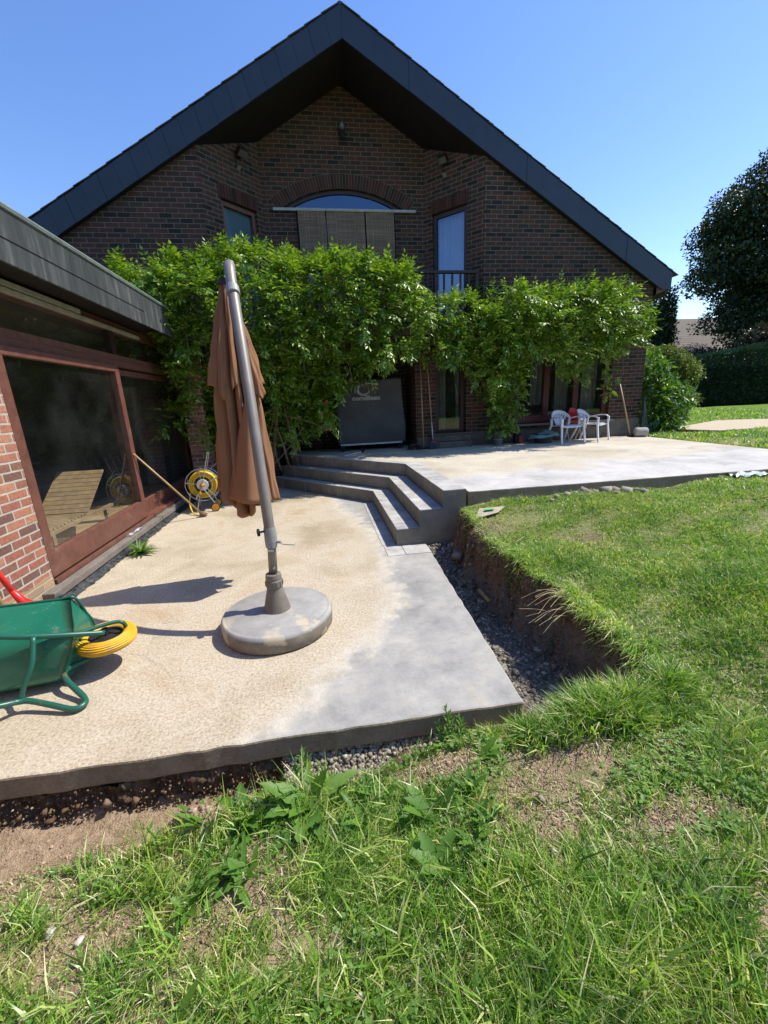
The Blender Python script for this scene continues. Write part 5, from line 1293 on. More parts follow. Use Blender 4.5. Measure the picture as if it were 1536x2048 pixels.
mb = MB(); mb.lathe([(0, 0), (.11, 0), (.12, .2), (.08, .26), (0, .27)], (7.62, 8.75, .57), 20, caps=False); mb.build('body', 'teal', t, smooth=False)
mb = MB(); mb.tube([(7.62, 8.64, .64), (7.62, 8.48, .84)], [.022, .015], 8); mb.tube([(7.62, 8.85, .65), (7.62, 8.93, .78), (7.62, 8.80, .84)], .012, 6); mb.build('spout', 'teal', t)
slab('stepping_slab', [(8.35, 8.95), (8.75, 8.02), (11.9, 8.0), (13.2, 9.6), (11.3, 10.5)], .50, .635, 'slabstone', 'slab_edge', .02)

# ------------------------------------------------------------------ wisteria
def pip(px, pz, poly):
    x = poly[:, 0]; z = poly[:, 1]; ins = np.zeros(len(px), bool); j = len(poly) - 1
    for i in range(len(poly)):
        c = ((z[i] > pz) != (z[j] > pz)) & (px < (x[j] - x[i]) * (pz - z[i]) / (z[j] - z[i] + 1e-12) + x[i]); ins ^= c; j = i
    return ins
def compound(Pb, D, L, npair=5, ll=.055, lw=.022, droop=.7):
    """pinnate leaves: leaflets along a drooping rachis"""
    n = len(Pb); D = unit(D); parts = []; p = Pb.copy(); d = D.copy(); stp = (L / (npair + 1))[:, None]
    sd = unit(np.cross(D, np.array([0, 0, 1.0]) + rng.normal(0, .25, (n, 3))))
    for k in range(npair + 1):
        p = p + d * stp; d = unit(d + np.array([0, 0, -droop / npair]) * .6)
        up = unit(np.cross(sd, d)); sc = np.full(n, ll) * rng.uniform(.8, 1.15, n) * (1 - .12 * abs(k - 2) / 2)
        if k == npair:
            parts.append(leaves(p, d, up, sc, np.full(n, lw)))
        else:
            for s in (-1, 1):
                dd = unit(sd * s + d * .75 + rng.normal(0, .12, (n, 3)) - np.array([0, 0, .25]))
                parts.append(leaves(p, dd, unit(up + rng.normal(0, .25, (n, 3))), sc, np.full(n, lw)))
    return merge(parts)
WP = np.array([(-3.10, 3.72), (-2.54, 3.60), (-2.2, 3.66), (-1.72, 3.92), (-1.33, 3.86), (-.9, 3.86), (-.51, 3.98), (-.1, 3.85), (.23, 3.93), (.73, 3.86), (1.26, 3.92), (1.6, 3.78), (1.80, 3.66), (2.15, 3.30), (2.51, 3.28), (2.95, 3.36), (3.46, 3.42), (3.86, 3.30), (4.36, 3.22), (4.75, 3.42), (5.47, 3.44), (6.22, 3.34), (6.58, 3.0), (6.55, 2.5), (5.95, 2.42), (5.62, 2.12), (5.35, 2.35), (4.87, 2.15), (4.31, 2.45), (3.95, 2.15), (3.75, 1.7), (3.6, 1.15), (3.40, 1.6), (3.2, 2.0), (2.8, 2.32), (2.22, 2.42), (1.55, 2.36), (1.16, 2.05), (.55, 2.0), (.33, 1.75), (.25, 1.35), (0, 1.0), (-.41, .92), (-.76, 1.05), (-1.4, 1.2), (-1.7, 1.05), (-1.91, 1.25), (-2.1, 1.1), (-2.37, 1.05), (-2.62, 1.35), (-2.75, 2.0), (-2.72, 2.6), (-2.9, 3.0)])
def wist_front(x, z):
    y = np.interp(x, [-3.2, -2.4, -1, .3, 1.4, 2.4, 4, 6.6], [7.8, 7.45, 7.45, 7.55, 7.65, 7.88, 8.0, 8.05])
    P = np.stack([x, z], -1); return y + .75 * (.5 - vnoise(P, 2.6, 31)) + .6 * (.5 - vnoise(P, 6, 32)) + .30 * smooth(3.45, 3.95, z) + .55 * (1 - smooth(1.5, 2.9, z)) * smooth(1.4, .4, x) + .25 * (1 - smooth(1.6, 2.6, z))
vine = thing('wisteria', 'large leafy green wisteria spilling over the balcony and down the house front', 'climbing plant', (.4, 8.4, .5))
def sprays(n, depth, seed, edge=0):
    r = np.random.default_rng(seed); X = r.uniform(-3.2, 6.7, n * 3); Z = r.uniform(.9, 4.0, n * 3); k = pip(X, Z, WP); X, Z = X[k][:n], Z[k][:n]
    Y = wist_front(X, Z) + depth(r, len(X)); return np.stack([X, np.minimum(Y, 8.50), Z], -1)
parts = []
# shoots: each shoot carries several compound leaves fanning out
shoot = sprays(860, lambda r, n: np.abs(r.normal(0, .09, n)) - .10 * (r.uniform(0, 1, n) < .35), 41)
shoot = shoot[(vnoise(shoot[:, [0, 2]], 4.2, 77) > .40) | (rng.uniform(0, 1, len(shoot)) < .22)]
per = 8
Pb = np.repeat(shoot, per, 0); d0 = np.repeat(unit(np.stack([rng.normal(.15, .6, len(shoot)), rng.uniform(-1.1, -.2, len(shoot)), rng.normal(.25, .5, len(shoot))], 1)), per, 0)
tt = np.tile(np.linspace(0, 1, per), len(shoot))[:, None]; Pb = Pb + d0 * tt * .22 - np.array([0, 0, .12]) * tt ** 2 + rng.normal(0, .015, Pb.shape)
Dd = unit(d0 * .8 + rng.normal(0, .6, Pb.shape) + np.array([.2, -.3, .25])); parts.append(compound(Pb, Dd, rng.uniform(.20, .32, len(Pb)), 4, .098, .040))
# filling leaves deeper inside
fill = sprays(2500, lambda r, n: r.uniform(.30, .9, n), 43); parts.append(compound(fill, unit(rng.normal(0, 1, fill.shape) + np.array([0, -.2, -.5])), rng.uniform(.18, .28, len(fill)), 3, .095, .042))
# upright tips along the top outline
n = 190; X = rng.uniform(-3.0, 6.5, n); zt = np.interp(X, WP[:24, 0], WP[:24, 1]); Pt = np.stack([X, wist_front(X, zt) + rng.uniform(0, .5, n), zt - .05], -1)
Pt = np.repeat(Pt, 6, 0); t6 = np.tile(np.linspace(0, 1, 6), n)[:, None]; ht = np.repeat(rng.uniform(.05, .26, n) * np.where((X > 1.9) & (X < 3.1), .3, 1), 6)[:, None]; Pt = Pt + np.array([0, 0, 1.0]) * ht * t6 + rng.normal(0, .02, Pt.shape)
parts.append(compound(Pt, unit(rng.normal(0, .6, Pt.shape) + np.array([0, -.2, .9])), rng.uniform(.10, .18, len(Pt)), 3, .075, .03, .3))
# hanging strands under the mass
def strand(x, y, z, l, n_, sp=.06):
    t = np.linspace(0, 1, n_); P = np.stack([x + rng.normal(0, sp, n_), y + rng.normal(0, sp, n_), z - l * t], -1)
    return compound(P, unit(rng.normal(0, 1, P.shape) + np.array([0, -.3, .05])), rng.uniform(.12, .2, n_), 4, .07, .028)
for (x, y, z, l, n_) in ((5.28, 8.15, 2.4, .45, 26), (5.45, 8.2, 2.3, .6, 30), (6.05, 8.2, 2.4, .9, 44), (4.9, 8.1, 2.3, .45, 30), (5.15, 8.05, 2.15, .28, 22), (4.15, 8.2, 2.3, .75, 42), (4.08, 8.2, 1.9, .7, 34), (-1.95, 7.6, 1.4, .5, 22), (-.5, 7.6, 1.2, .35, 26), (.15, 7.7, 1.6, .5, 24), (-2.6, 7.5, 1.6, .45, 20), (-1.6, 7.5, 1.6, .6, 26), (1.3, 7.9, 2.35, .3, 18), (2.95, 8.1, 2.4, .35, 18)): parts.append(strand(x, y, z, l, n_))
# over the annex roof corner
n = 70; P = np.stack([rng.uniform(-3.6, -2.1, n), rng.uniform(6.6, 7.6, n), rng.uniform(3.0, 3.35, n)], -1); parts.append(compound(P, unit(rng.normal(0, .5, P.shape) + np.array([.1, -.2, .8])), rng.uniform(.1, .16, n), 4, .055, .022, .4))
V, F = merge(parts); np_mesh('foliage', V, F, 'wisteria', vine, vine.location)
mb = MB()
for k in range(5):
    x0 = -1.2 + .18 * k; mb.tube(spline([(x0, 8.42, .0 if x0 < -.9 else .3), (x0 + random.uniform(-.2, .2), 8.2, .8), (x0 + random.uniform(-.4, .5), 8.1, 1.7), (x0 + random.uniform(-.8, 1.2), 8.2, 2.7), (x0 + random.uniform(-1.4, 2.2), 8.3, 3.2)], 6), [.028 - .0008 * i for i in range(25)], 7)
mb.build('trunk', 'vine_stem', vine, smooth=True)
for k in range(34):
    x0 = random.uniform(-2.6, 6.2); z0 = random.uniform(2.2, 3.5); y0 = float(wist_front(np.array(x0), np.array(z0))) - .08
    if x0 > .3 and x0 < 1.9: continue
    if k % 3 == 0: P = [(x0, y0 + .2, z0), (x0 + .25, y0 - .05, z0 + .05), (x0 + .5, y0 - .02, z0 - .2), (x0 + .55, y0 + .05, z0 - .5)]
    else: P = [(x0, y0 + .1, z0 - .4), (x0 + .01, y0 + .0, z0 - .6), (x0 + .02, y0 - .02, z0 - .8)]
    mb = MB(); mb.tube(spline(P, 4), .0045, 4); mb.build('tendril', 'vine_stem', vine, smooth=True)
for P, r_ in (([(4.6, 8.0, 2.62), (5.5, 7.98, 2.64), (6.5, 8.05, 2.60)], .008), ([(-1.1, 7.9, 1.5), (-.4, 7.7, 1.35), (.1, 7.75, 1.15)], .007), ([(-1.3, 7.9, .35), (-.9, 7.6, .55), (-.5, 7.6, .95), (-.3, 7.65, 1.2)], .008)):
    mb = MB(); mb.tube(spline(P, 5), r_, 5); mb.build('tendril', 'vine_stem', vine, smooth=True)
t = MB(); t.lathe([(0, -.035), (.024, -.02), (.03, .01), (.02, .03), (0, .035)], (.14, 7.62, 1.62), 10, caps=False)
tag(t.build('red_ornament', 'brush_red', smooth=True), 'small red ornament hanging among the leaves left of the covered table', 'ornament')
for k in range(20):
    x0 = random.choice([random.uniform(1.2, 4.2), random.uniform(-.3, .6), random.uniform(1.4, 3.4)]); z0 = float(np.interp(x0, [-.3, .5, 1.2, 2.2, 3.1, 4.2], [1.5, 2.05, 2.3, 2.6, 2.3, 2.5])) + random.uniform(-.05, .45); y0 = float(wist_front(np.array(x0), np.array(z0))) - .06
    l = random.uniform(.10, .2); t = MB(); t.tube([(x0, y0, z0), (x0 + .003, y0 - .004, z0 - l * .5), (x0 + .008, y0, z0 - l)], [.003, .009, .004], 6); t.build('seed_pod', 'pod', vine, smooth=True)
# potted climber foliage
n = 520; r_ = rng; z = r_.uniform(.80, 2.2, n); rad = np.interp(z, [.8, 1.2, 1.7, 2.2], [.28, .30, .26, .22]); a = r_.uniform(0, 6.28, n); rr = rad * np.sqrt(r_.uniform(0, 1, n))
P = np.stack([3.78 + rr * np.cos(a) * 1.15, 8.28 + rr * np.sin(a) * .6, z], -1); V, F = compound(P, unit(rng.normal(0, 1, P.shape) + np.array([0, -.3, .1])), rng.uniform(.10, .17, n), 4, .055, .024)
np_mesh('foliage', V, F, 'wisteria', pt, pt.location)
mb = MB(); mb.tube([(3.72, 8.36, .78), (3.80, 8.35, 1.5), (3.78, 8.4, 2.2)], .012, 6); mb.build('stem', 'vine_stem', pt)

# ------------------------------------------------------------------ shrubs, trees, hedge
def blob_leaves(blobs, n, L, W, seed=0, shell=.55, drop=0.0, jitter=.12, ns=1.6, nz=.35):
    r = np.random.default_rng(seed); parts = []
    vol = np.array([b[3] * b[4] * b[5] for b in blobs]) ** .75; cnt = (n * vol / vol.sum()).astype(int)
    for b, c in zip(blobs, cnt):
        d = unit(r.normal(size=(c, 3))); rad = shell + (1 - shell) * r.uniform(0, 1, c) ** .6
        nn = vnoise(d * 2.0 + np.array(b[:3]), ns, 5); rad = rad * (1 - nz + 2 * nz * nn)
        P = np.array(b[:3]) + d * rad[:, None] * np.array(b[3:6]); keep = P[:, 2] > .3; P = P[keep]; d = d[keep]
        D = unit(d * .7 + r.normal(0, .8, P.shape) + np.array([0, 0, drop])); Nn = unit(np.array([0, 0, 1.0]) + r.normal(0, .6, P.shape))
        parts.append(leaves(P, D, Nn, L * r.uniform(.7, 1.25, len(P)), W * r.uniform(.8, 1.2, len(P))))
    return merge(parts)
def tree(name, lab, cat, base, trunk_h, r0, blobs, n, L, W, mat, seed, group=None, limbs=9):
    t = thing(name, lab, cat, base, group=group); rr = random.Random(seed)
    mb = MB(); bx_, by_, bz_ = base; top = Vector((bx_ + rr.uniform(-.3, .3), by_, bz_ + trunk_h))
    mb.tube(spline([(bx_, by_, bz_ - .3), (bx_ + .05, by_, bz_ + trunk_h * .5), top], 5), [r0 * (1.25 - .7 * i / 10) for i in range(11)], 10)
    for k in range(limbs):
        b = blobs[k % len(blobs)]; e = Vector((b[0] + rr.uniform(-.4, .4) * b[3], b[1] + rr.uniform(-.4, .4) * b[4], b[2] + rr.uniform(-.2, .6) * b[5])); s = Vector((bx_, by_, bz_ + trunk_h * rr.uniform(.45, 1)))
        m_ = s.lerp(e, .5) + Vector((0, 0, .12 * (e - s).length)); mb.tube(spline([s, m_, e], 5), [r0 * (.45 - .038 * i) for i in range(11)], 6)
    mb.build('trunk', 'bark', t, smooth=True)
    V, F = blob_leaves(blobs, n, L, W, seed); np_mesh('crown', V, F, mat, t, t.location); return t
# clustered crown for the big tree: many small leaf clumps on a large dome
def dome(c, R3, n, s, seed):
    r = np.random.default_rng(seed); out = []
    for k in range(n):
        d = unit(r.normal(size=(1, 3)))[0]; d[2] = abs(d[2]) * 1.0 - .9 * (r.uniform() < .4)
        rad = r.uniform(.45, 1) ** .5; out.append((c[0] + d[0] * R3[0] * rad, c[1] + d[1] * R3[1] * rad, c[2] + d[2] * R3[2] * rad, s * r.uniform(.6, 1.3), s * r.uniform(.6, 1.3), s * r.uniform(.45, .9)))
    return out
tree('broadleaf_tree', 'tall dark dense tree behind the clipped hedge at the right edge', 'tree', (32.6, 26, .6), 4.5, .38, dome((32.6, 26, 8.2), (6.9, 4.0, 7.4), 170, 1.6, 3), 150000, .21, .125, 'tree_leaf', 3, limbs=22)
tree('conifer', 'narrow dark conifer behind the house corner', 'tree', (25.3, 29, .6), 5, .2, [(25.2, 29, 2 + k * .8, 1.3 - .10 * k, 1.1, .9) for k in range(8)], 14000, .22, .11, 'tree_leaf', 5)
tree('copper_tree', 'low brownish leafed tree under the tall dark tree above the hedge', 'tree', (25, 20.5, .6), 2.2, .14, dome((26.5, 20.6, 3.3), (4.0, 1.4, 1.0), 30, .8, 8), 22000, .17, .10, 'purple_leaf', 8)
tree('pale_shrub', 'sunlit yellow green shrub between the house corner and the hedge', 'shrub', (12.4, 14.2, .6), .9, .06, dome((12.5, 14.2, 1.9), (1.15, .8, 1.0), 30, .42, 9), 26000, .085, .045, 'bush_leaf', 9)
tree('laurel_shrub', 'glossy leaved green shrub beside the brick pier at the house corner', 'shrub', (8.0, 9.0, .57), .5, .035, [(7.75, 8.9, 1.3, .5, .4, .6), (8.15, 8.85, 1.15, .45, .4, .5), (7.7, 9.0, 1.95, .42, .35, .45), (8.5, 9.0, 1.35, .40, .35, .35), (8.0, 8.7, .8, .45, .35, .3), (7.5, 8.75, .75, .2, .2, .2), (8.0, 9.2, 1.65, .5, .4, .45)], 3600, .135, .062, 'laurel', 11)
# clipped hedge
def hedge():
    t = thing('hedge', 'tall clipped dark green hedge at the back of the lawn', 'hedge', (22, 17.6, .62))
    n = 46000; r = np.random.default_rng(21); x = r.uniform(14.3, 42, n); k = r.uniform(0, 1, n); top = 2.65 + .13 * np.clip(x - 16, -2, 30) + .12 * (vnoise(np.stack([x, x * 0], -1), 2, 3) - .5)
    front = 17.0 + .22 * (vnoise(np.stack([x, k * 5], -1), 3.0, 4) - .5)
    z = np.where(k < .72, .6 + (top - .6) * r.uniform(0, 1, n), top); y = np.where(k < .72, front + r.uniform(0, .12, n), front + r.uniform(0, 1.2, n))
    P = np.stack([x, y, z], -1); D = np.where((k < .72)[:, None], np.array([0, -.8, .5]), np.array([0, -.1, 1.0])) + r.normal(0, .45, (n, 3))
    V, F = leaves(P, unit(D), unit(r.normal(0, 1, (n, 3))), r.uniform(.09, .20, n), np.full(n, .055)); np_mesh('foliage', V, F, 'hedge_leaf', t, t.location)
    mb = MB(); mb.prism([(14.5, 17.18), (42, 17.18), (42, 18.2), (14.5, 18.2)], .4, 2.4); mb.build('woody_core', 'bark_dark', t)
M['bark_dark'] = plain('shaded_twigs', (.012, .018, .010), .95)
hedge()
def backhedge():
    t = thing('hedge', 'high dark hedge on the garden side opposite the house, mirrored in its windows', 'hedge', (3, -13, -.3)); n = 22000; r = np.random.default_rng(51)
    x = r.uniform(-26, 34, n); top = 5.5 + 2.5 * vnoise(np.stack([x, x * 0], -1), .8, 9); z = -.3 + (top + .3) * r.uniform(0, 1, n) ** .8; y = -12.4 - r.uniform(0, .5, n) + 1.2 * vnoise(np.stack([x, z], -1), 1.2, 8)
    P = np.stack([x, y, z], -1); V, F = leaves(P, unit(r.normal(0, 1, (n, 3)) + np.array([0, .3, .2])), unit(r.normal(0, 1, (n, 3))), r.uniform(.25, .5, n), np.full(n, .22)); np_mesh('foliage', V, F, 'bush_leaf', t, t.location)
    mb = MB(); mb.prism([(-26, -14.5), (34, -14.5), (34, -12.6), (-26, -12.6)], -.5, 5.3); mb.build('woody_core', 'bark_dark', t)
backhedge()
# neighbour's house
nb = thing('neighbour_house', 'distant house with a brown tiled hip roof seen above the hedge', 'house', (33, 35, .6))
mb = MB(); mb.box(25, 41, 31, 39, .3, 3.9); mb.build('wall', 'brick', nb)
mb = MB(); mb.add([(24.3, 30.4, 4.0), (41.5, 30.4, 4.0), (41.5, 39.5, 4.0), (24.3, 39.5, 4.0), (29.6, 35, 7.4), (36, 35, 7.4)], [(0, 1, 5, 4), (1, 2, 5), (2, 3, 4, 5), (3, 0, 4)])
def rooft():
    m = MT('brown_roof_tiles', .85); P = m.pos(); X, Y, Z = m.sep(P)
    s = m.math('FRACT', m.math('MULTIPLY', Z, 5.5)); c = m.ramp(m.noise(P, 6, 4), [(.3, (.10, .085, .07)), (.7, (.17, .145, .12))]); m.color(m.mix(m.step(s, .3, .05), c, (.05, .04, .035))); return m.m
M['nb_roof'] = rooft(); mb.build('roof', 'nb_roof', nb)
mb = MB(); mb.box(27, 28.4, 30.985, 31.0, 1.5, 2.9); mb.build('window', 'frame_dark', nb)

# ------------------------------------------------------------------ grass
patches = [(1.07, 1.43, .24, .11), (.80, 1.30, .16, .12), (-.42, 1.10, .22, .13), (.72, 1.10, .14, .10), (-.45, 1.28, .10, .05), (1.46, 3.35, .12, .25), (1.5, 3.6, .14, .12), (-.95, 1.13, .26, .12), (1.25, 1.02, .18, .06), (2.3, 3.2, .25, .10), (-1.3, 1.32, .5, .10), (.45, 1.50, .22, .05), (1.25, .72, .1, .07), (8.5, 6.6, 1.5, .4), (-.25, .93, .14, .08)]
def bare(x, y):
    P = np.stack([x, y], -1); b = np.zeros(len(x))
    for (cx, cy, a_, b_) in patches: b = np.maximum(b, smooth(1.55, .65, np.sqrt(((x - cx) / a_) ** 2 + ((y - cy) / b_) ** 2) + (vnoise(P, 9, 61) - .5) * 1.3 + (vnoise(P, 26, 62) - .5) * .9))
    return b
def in_ditch(x, y):
    d = (x > .9) & (x < bank_x(y) + .0) & (y > 1.67) & (y < 4.3)
    edge = np.interp(x, [-3, -1.6, -.6, -.1, .4, .9], [1.35, 1.38, 1.43, 1.53, 1.62, 1.68])
    return d | ((x < .97) & (y > edge)) | ((x < 1.02) & (y > 1.66)) | ((y > 4.22) & (x < 7.12)) | ((x < 8.4) & (y > 8.5)) | (((x > 8.35) & (x < 12.6) & (y > 8.0) & (y < 10.2)))
def view_ok(x, y):
    X = np.array(cr)[0] * x + np.array(cr)[1] * y; Z = -(cb.x * x + cb.y * y + cb.z * (-1.3)); return (np.abs(X) < Z * .98 + .35) & (Z > .2)
def grass_patch(n, x0, x1, y0, y1, hl, hw, seed, len_noise=True, far=1.0, pred=None):
    r = np.random.default_rng(seed); x = r.uniform(x0, x1, n); y = r.uniform(y0, y1, n)
    if pred is not None: k = pred(x, y); x, y = x[k], y[k]
    P = np.stack([x, y], -1); tuft = np.clip(.5 + 1.5 * (.6 * vnoise(P, 6.5, 71) + .4 * vnoise(P, 15, 74) - .5), 0, 1); t2 = vnoise(P, 2.0, 72); k = (~in_ditch(x, y)) & view_ok(x, y) & (r.uniform(0, 1, len(x)) > bare(x, y) * .90) & (r.uniform(0, 1, len(x)) < .30 + .95 * tuft)
    x, y, tuft, t2 = x[k], y[k], tuft[k], t2[k]; n = len(x); P = P[k]; z = ground_h(x, y) - .005
    a = r.uniform(0, 6.28, n); flow = 6.28 * vnoise(P, 1.6, 73) * 1.6; dirx = np.cos(flow) * .35 + np.cos(a) * .95; diry = np.sin(flow) * .35 + np.sin(a) * .95
    L = r.uniform(*hl, n) * (.35 + 1.25 * tuft) * (.8 + .5 * t2) * far; lean = r.uniform(.25, 1.35, n); W = r.uniform(*hw, n)
    D1 = unit(np.stack([dirx * lean * .55, diry * lean * .55, np.ones(n)], -1)); D2 = unit(np.stack([dirx * (lean + .35), diry * (lean + .35), np.ones(n) * (1.0 - .65 * lean)], -1))
    S_ = unit(np.cross(D1, np.array([0, 0, 1.0]) + r.normal(0, .35, (n, 3)))); b = np.stack([x, y, z], -1); m_ = b + D1 * (L * .5)[:, None]; t_ = m_ + D2 * (L * .55)[:, None]
    w = W[:, None] / 2; V = np.stack([b - S_ * w * .8, b + S_ * w * .8, m_ + S_ * w, m_ - S_ * w, t_], 1).reshape(-1, 3)
    i = np.arange(n)[:, None] * 5; F = np.concatenate([i + np.array([0, 1, 2, 3]), np.concatenate([i + np.array([3, 2, 4]), np.full((n, 1), -1)], 1)], 0); return V, F
G = []
G.append(grass_patch(150000, -2.3, 2.6, .25, 1.9, (.035, .095), (.0022, .0046), 101))
G.append(grass_patch(9000, -2.3, 2.6, .25, 1.75, (.09, .16), (.004, .008), 102)); G.append(grass_patch(60000, -2.3, 2.8, .25, 1.75, (.012, .035), (.002, .004), 120)); G.append(grass_patch(60000, 1.2, 5, 1.2, 4.25, (.01, .03), (.003, .005), 121))
G.append(grass_patch(190000, 1.2, 4.4, 1.2, 4.25, (.02, .060), (.003, .0055), 103))
G.append(grass_patch(70000, 2.4, 5.2, .2, 2.6, (.022, .06), (.0035, .006), 104))
G.append(grass_patch(60000, 4.2, 8.5, 1.0, 4.25, (.02, .06), (.005, .009), 105))
G.append(grass_patch(110000, 7.12, 17, 3, 17.3, (.05, .11), (.010, .02), 106))
# long overhanging blades along the bank, and thick tufts at the near rim of the ditch
def rim(n, ys_, seed, L=(.08, .17), out=(-1, -.15), xo=.07):
    r = np.random.default_rng(seed); y = r.uniform(*ys_, n); x = bank_x(y) + r.uniform(-.01, xo, n); z = ground_h(x, y); D1 = unit(np.stack([np.full(n, out[0]) * r.uniform(.1, 1, n), np.full(n, out[1]) + r.normal(0, .4, n), r.uniform(.3, 1.3, n)], -1))
    kk = vnoise(np.stack([y, y * .3], -1), 9, seed) > .42; kk |= r.uniform(0, 1, n) < .25; x, y, z, D1 = x[kk], y[kk], z[kk], D1[kk]; n = len(x)
    L_ = r.uniform(*L, n); D2 = unit(D1 + np.array([-.35, -.1, -.9]) * r.uniform(.4, 1.5, n)[:, None]); S_ = unit(np.cross(D1, np.array([0, 0, 1.]) + r.normal(0, .3, (n, 3)))); b = np.stack([x, y, z], -1); m_ = b + D1 * (L_ * .5)[:, None]; t_ = m_ + D2 * (L_ * .55)[:, None]; w = r.uniform(.0012, .0025, n)[:, None]
    V = np.stack([b - S_ * w, b + S_ * w, m_ + S_ * w, m_ - S_ * w, t_], 1).reshape(-1, 3); i = np.arange(n)[:, None] * 5
    return V, np.concatenate([i + np.array([0, 1, 2, 3]), np.concatenate([i + np.array([3, 2, 4]), np.full((n, 1), -1)], 1)], 0)
G.append(rim(2300, (1.66, 4.2), 111, (.04, .10), xo=.10)); G.append(rim(1100, (1.64, 2.5), 112, (.10, .20), xo=.15)); G.append(rim(500, (2.9, 3.9), 116, (.10, .18), xo=.15))
G.append(grass_patch(9000, .85, 1.85, 1.42, 1.67, (.10, .19), (.004, .008), 113))
G.append(grass_patch(2500, .5, .95, 1.5, 1.72, (.08, .15), (.003, .006), 114))
# a few straggly tufts in the sandy strip
G.append(grass_patch(1500, -2.2, .0, 1.38, 1.5, (.05, .10), (.003, .005), 115))
V, F = merge(G); gr = np_mesh('grass', V, F, 'grass'); tag(gr, 'green lawn grass with dry straw coloured blades', 'grass', kind='stuff')
n = 24000; r = np.random.default_rng(151); x = np.concatenate([r.uniform(-2.2, 2.4, n // 2), r.uniform(1.4, 5, n // 2)]); y = np.concatenate([r.uniform(.35, 1.65, n // 2), r.uniform(1.0, 4.2, n // 2)]); k = ~in_ditch(x, y) & view_ok(x, y) & (vnoise(np.stack([x, y], -1), 3.1, 152) > .35); x, y = x[k], y[k]; n = len(x)
P = np.stack([x, y, ground_h(x, y) + r.uniform(.004, .035, n)], -1); V, F = leaves(P, unit(np.stack([r.normal(0, 1, n), r.normal(0, 1, n), r.normal(0, .22, n)], -1)), unit(np.array([0, 0, 1.]) + r.normal(0, .3, (n, 3))), r.uniform(.015, .05, n), r.uniform(.0015, .0035, n), 0)
tag(np_mesh('dry_thatch', V, F, 'thatch'), 'dry straw coloured clippings lying through the lawn', 'dry grass', kind='stuff')
# low clover-like ground cover
n = 9000; r = np.random.default_rng(131); x = r.uniform(-2.0, 1.7, n); y = r.uniform(.45, 1.62, n); P2 = np.stack([x, y], -1)
k = (vnoise(P2, 3.2, 133) > .50) & ~in_ditch(x, y) & (r.uniform(0, 1, n) > bare(x, y)); x, y = x[k], y[k]; n = len(x); P = np.stack([x, y, ground_h(x, y) + r.uniform(.012, .05, n)], -1); parts = []
for q in range(3):
    a = r.uniform(0, 6.28, n); parts.append(leaves(P, unit(np.stack([np.cos(a), np.sin(a), r.uniform(-.1, .5, n)], -1)), unit(np.array([0, 0, 1.]) + r.normal(0, .3, (n, 3))), r.uniform(.012, .026, n), r.uniform(.012, .02, n)))
V, F = merge(parts); tag(np_mesh('ground_cover', V, F, 'weed'), 'low small leaved weeds spread through the near grass', 'ground cover', kind='stuff')

# ------------------------------------------------------------------ single weeds in the foreground
def gh(x, y): return float(ground_h(np.array([x]), np.array([y]))[0])
WG = 'broad leaved weeds beside the lower slab'
for i, (x, y, n, L, W, lab) in enumerate((
        (-.18, 1.42, 16, .25, .070, 'large dock weed with jagged leaves at the foot of the slab left of centre'),
        (.33, 1.29, 13, .23, .062, 'broad weed with long ribbed leaves just right of the middle of the slab front'),
        (.30, 1.08, 11, .16, .06, 'pale rounded leaf weed below the long ribbed one in the near grass'),
        (-.45, 1.42, 12, .18, .05, 'dandelion rosette on the soil left of the large dock weed'),
        (.05, 1.30, 8, .13, .04, 'small rosette weed between the two large broad leaved weeds'),
        (.62, 1.50, 7, .13, .035, 'weed clump growing against the slab corner side of the front edge'),
        (-.55, .80, 8, .16, .030, 'long bladed weed in the near grass left of centre'),
        (.92, 1.50, 7, .12, .035, 'small weed on the bare soil below the slab corner'),
        (-1.3, 1.0, 7, .12, .04, 'round leaved weed at the left edge of the near grass'))):
    rosette('weed', lab, (x, y, gh(x, y) + .01), n, L, W, up=1.3, seed=200 + i, group=WG)
rw = random.Random(5)
for i in range(16):
    x, y = rw.uniform(-.62, .55), rw.uniform(1.12, 1.52)
    if y > 1.56: continue
    rosette('weed', 'small jagged leaved weed among the grass in front of the lower slab', (x, y, gh(x, y) + .01), rw.randint(7, 12), rw.uniform(.09, .15), rw.uniform(.02, .034), up=1.3, seed=500 + i, group='small jagged weeds in front of the slab')
def tallweed(lab, x, y, h, seed, nl=22, L=.055, W=.028):
    r = np.random.default_rng(seed); z0 = gh(x, y); t = thing('tall_weed', lab, 'weed', (x, y, z0), group='upright leafy weeds at the slab edge')
    P = spline([(x, y, z0), (x + .01, y + .005, z0 + h * .5), (x - .01, y, z0 + h)], 8); mb = MB(); mb.tube(P, .003, 5); mb.build('stem', 'weed', t)
    ps_ = []; 
    for k in range(nl):
        q = k / nl; p = P[int(q * (len(P) - 1))]; a = k * 2.4; sc = 1 - .6 * q; d = np.array([[math.cos(a), math.sin(a), .7 + .5 * q]]); ps_.append(leaves(np.array([p]), d, unit(np.array([[0, 0, 1.]]) + .2), np.array([L * (.5 + sc)]), np.array([W * (.4 + sc * .7)])))
    V, F = merge(ps_); np_mesh('leaf', V, F, 'weed', t, t.location)
tallweed('tallest upright weed with paired leaves in front of the slab edge left of centre', -.20, 1.56, .30, 1)
tallweed('slim upright weed leaning beside the tallest one', -.12, 1.56, .22, 2, 16, .045, .02)
for i, (x, y, h) in enumerate(((.50, 1.63, .22), (.53, 1.66, .17), (.46, 1.62, .15), (.57, 1.64, .14))):
    tallweed(('tallest of the small leaved weeds at the slab front near its right corner', 'upright small leaved weed just right of the tallest near the slab corner', 'short small leaved weed just left of the tallest near the slab corner', 'shortest rightmost small leaved weed near the slab corner')[i], x, y, h, 10 + i, 26, .034, .016)
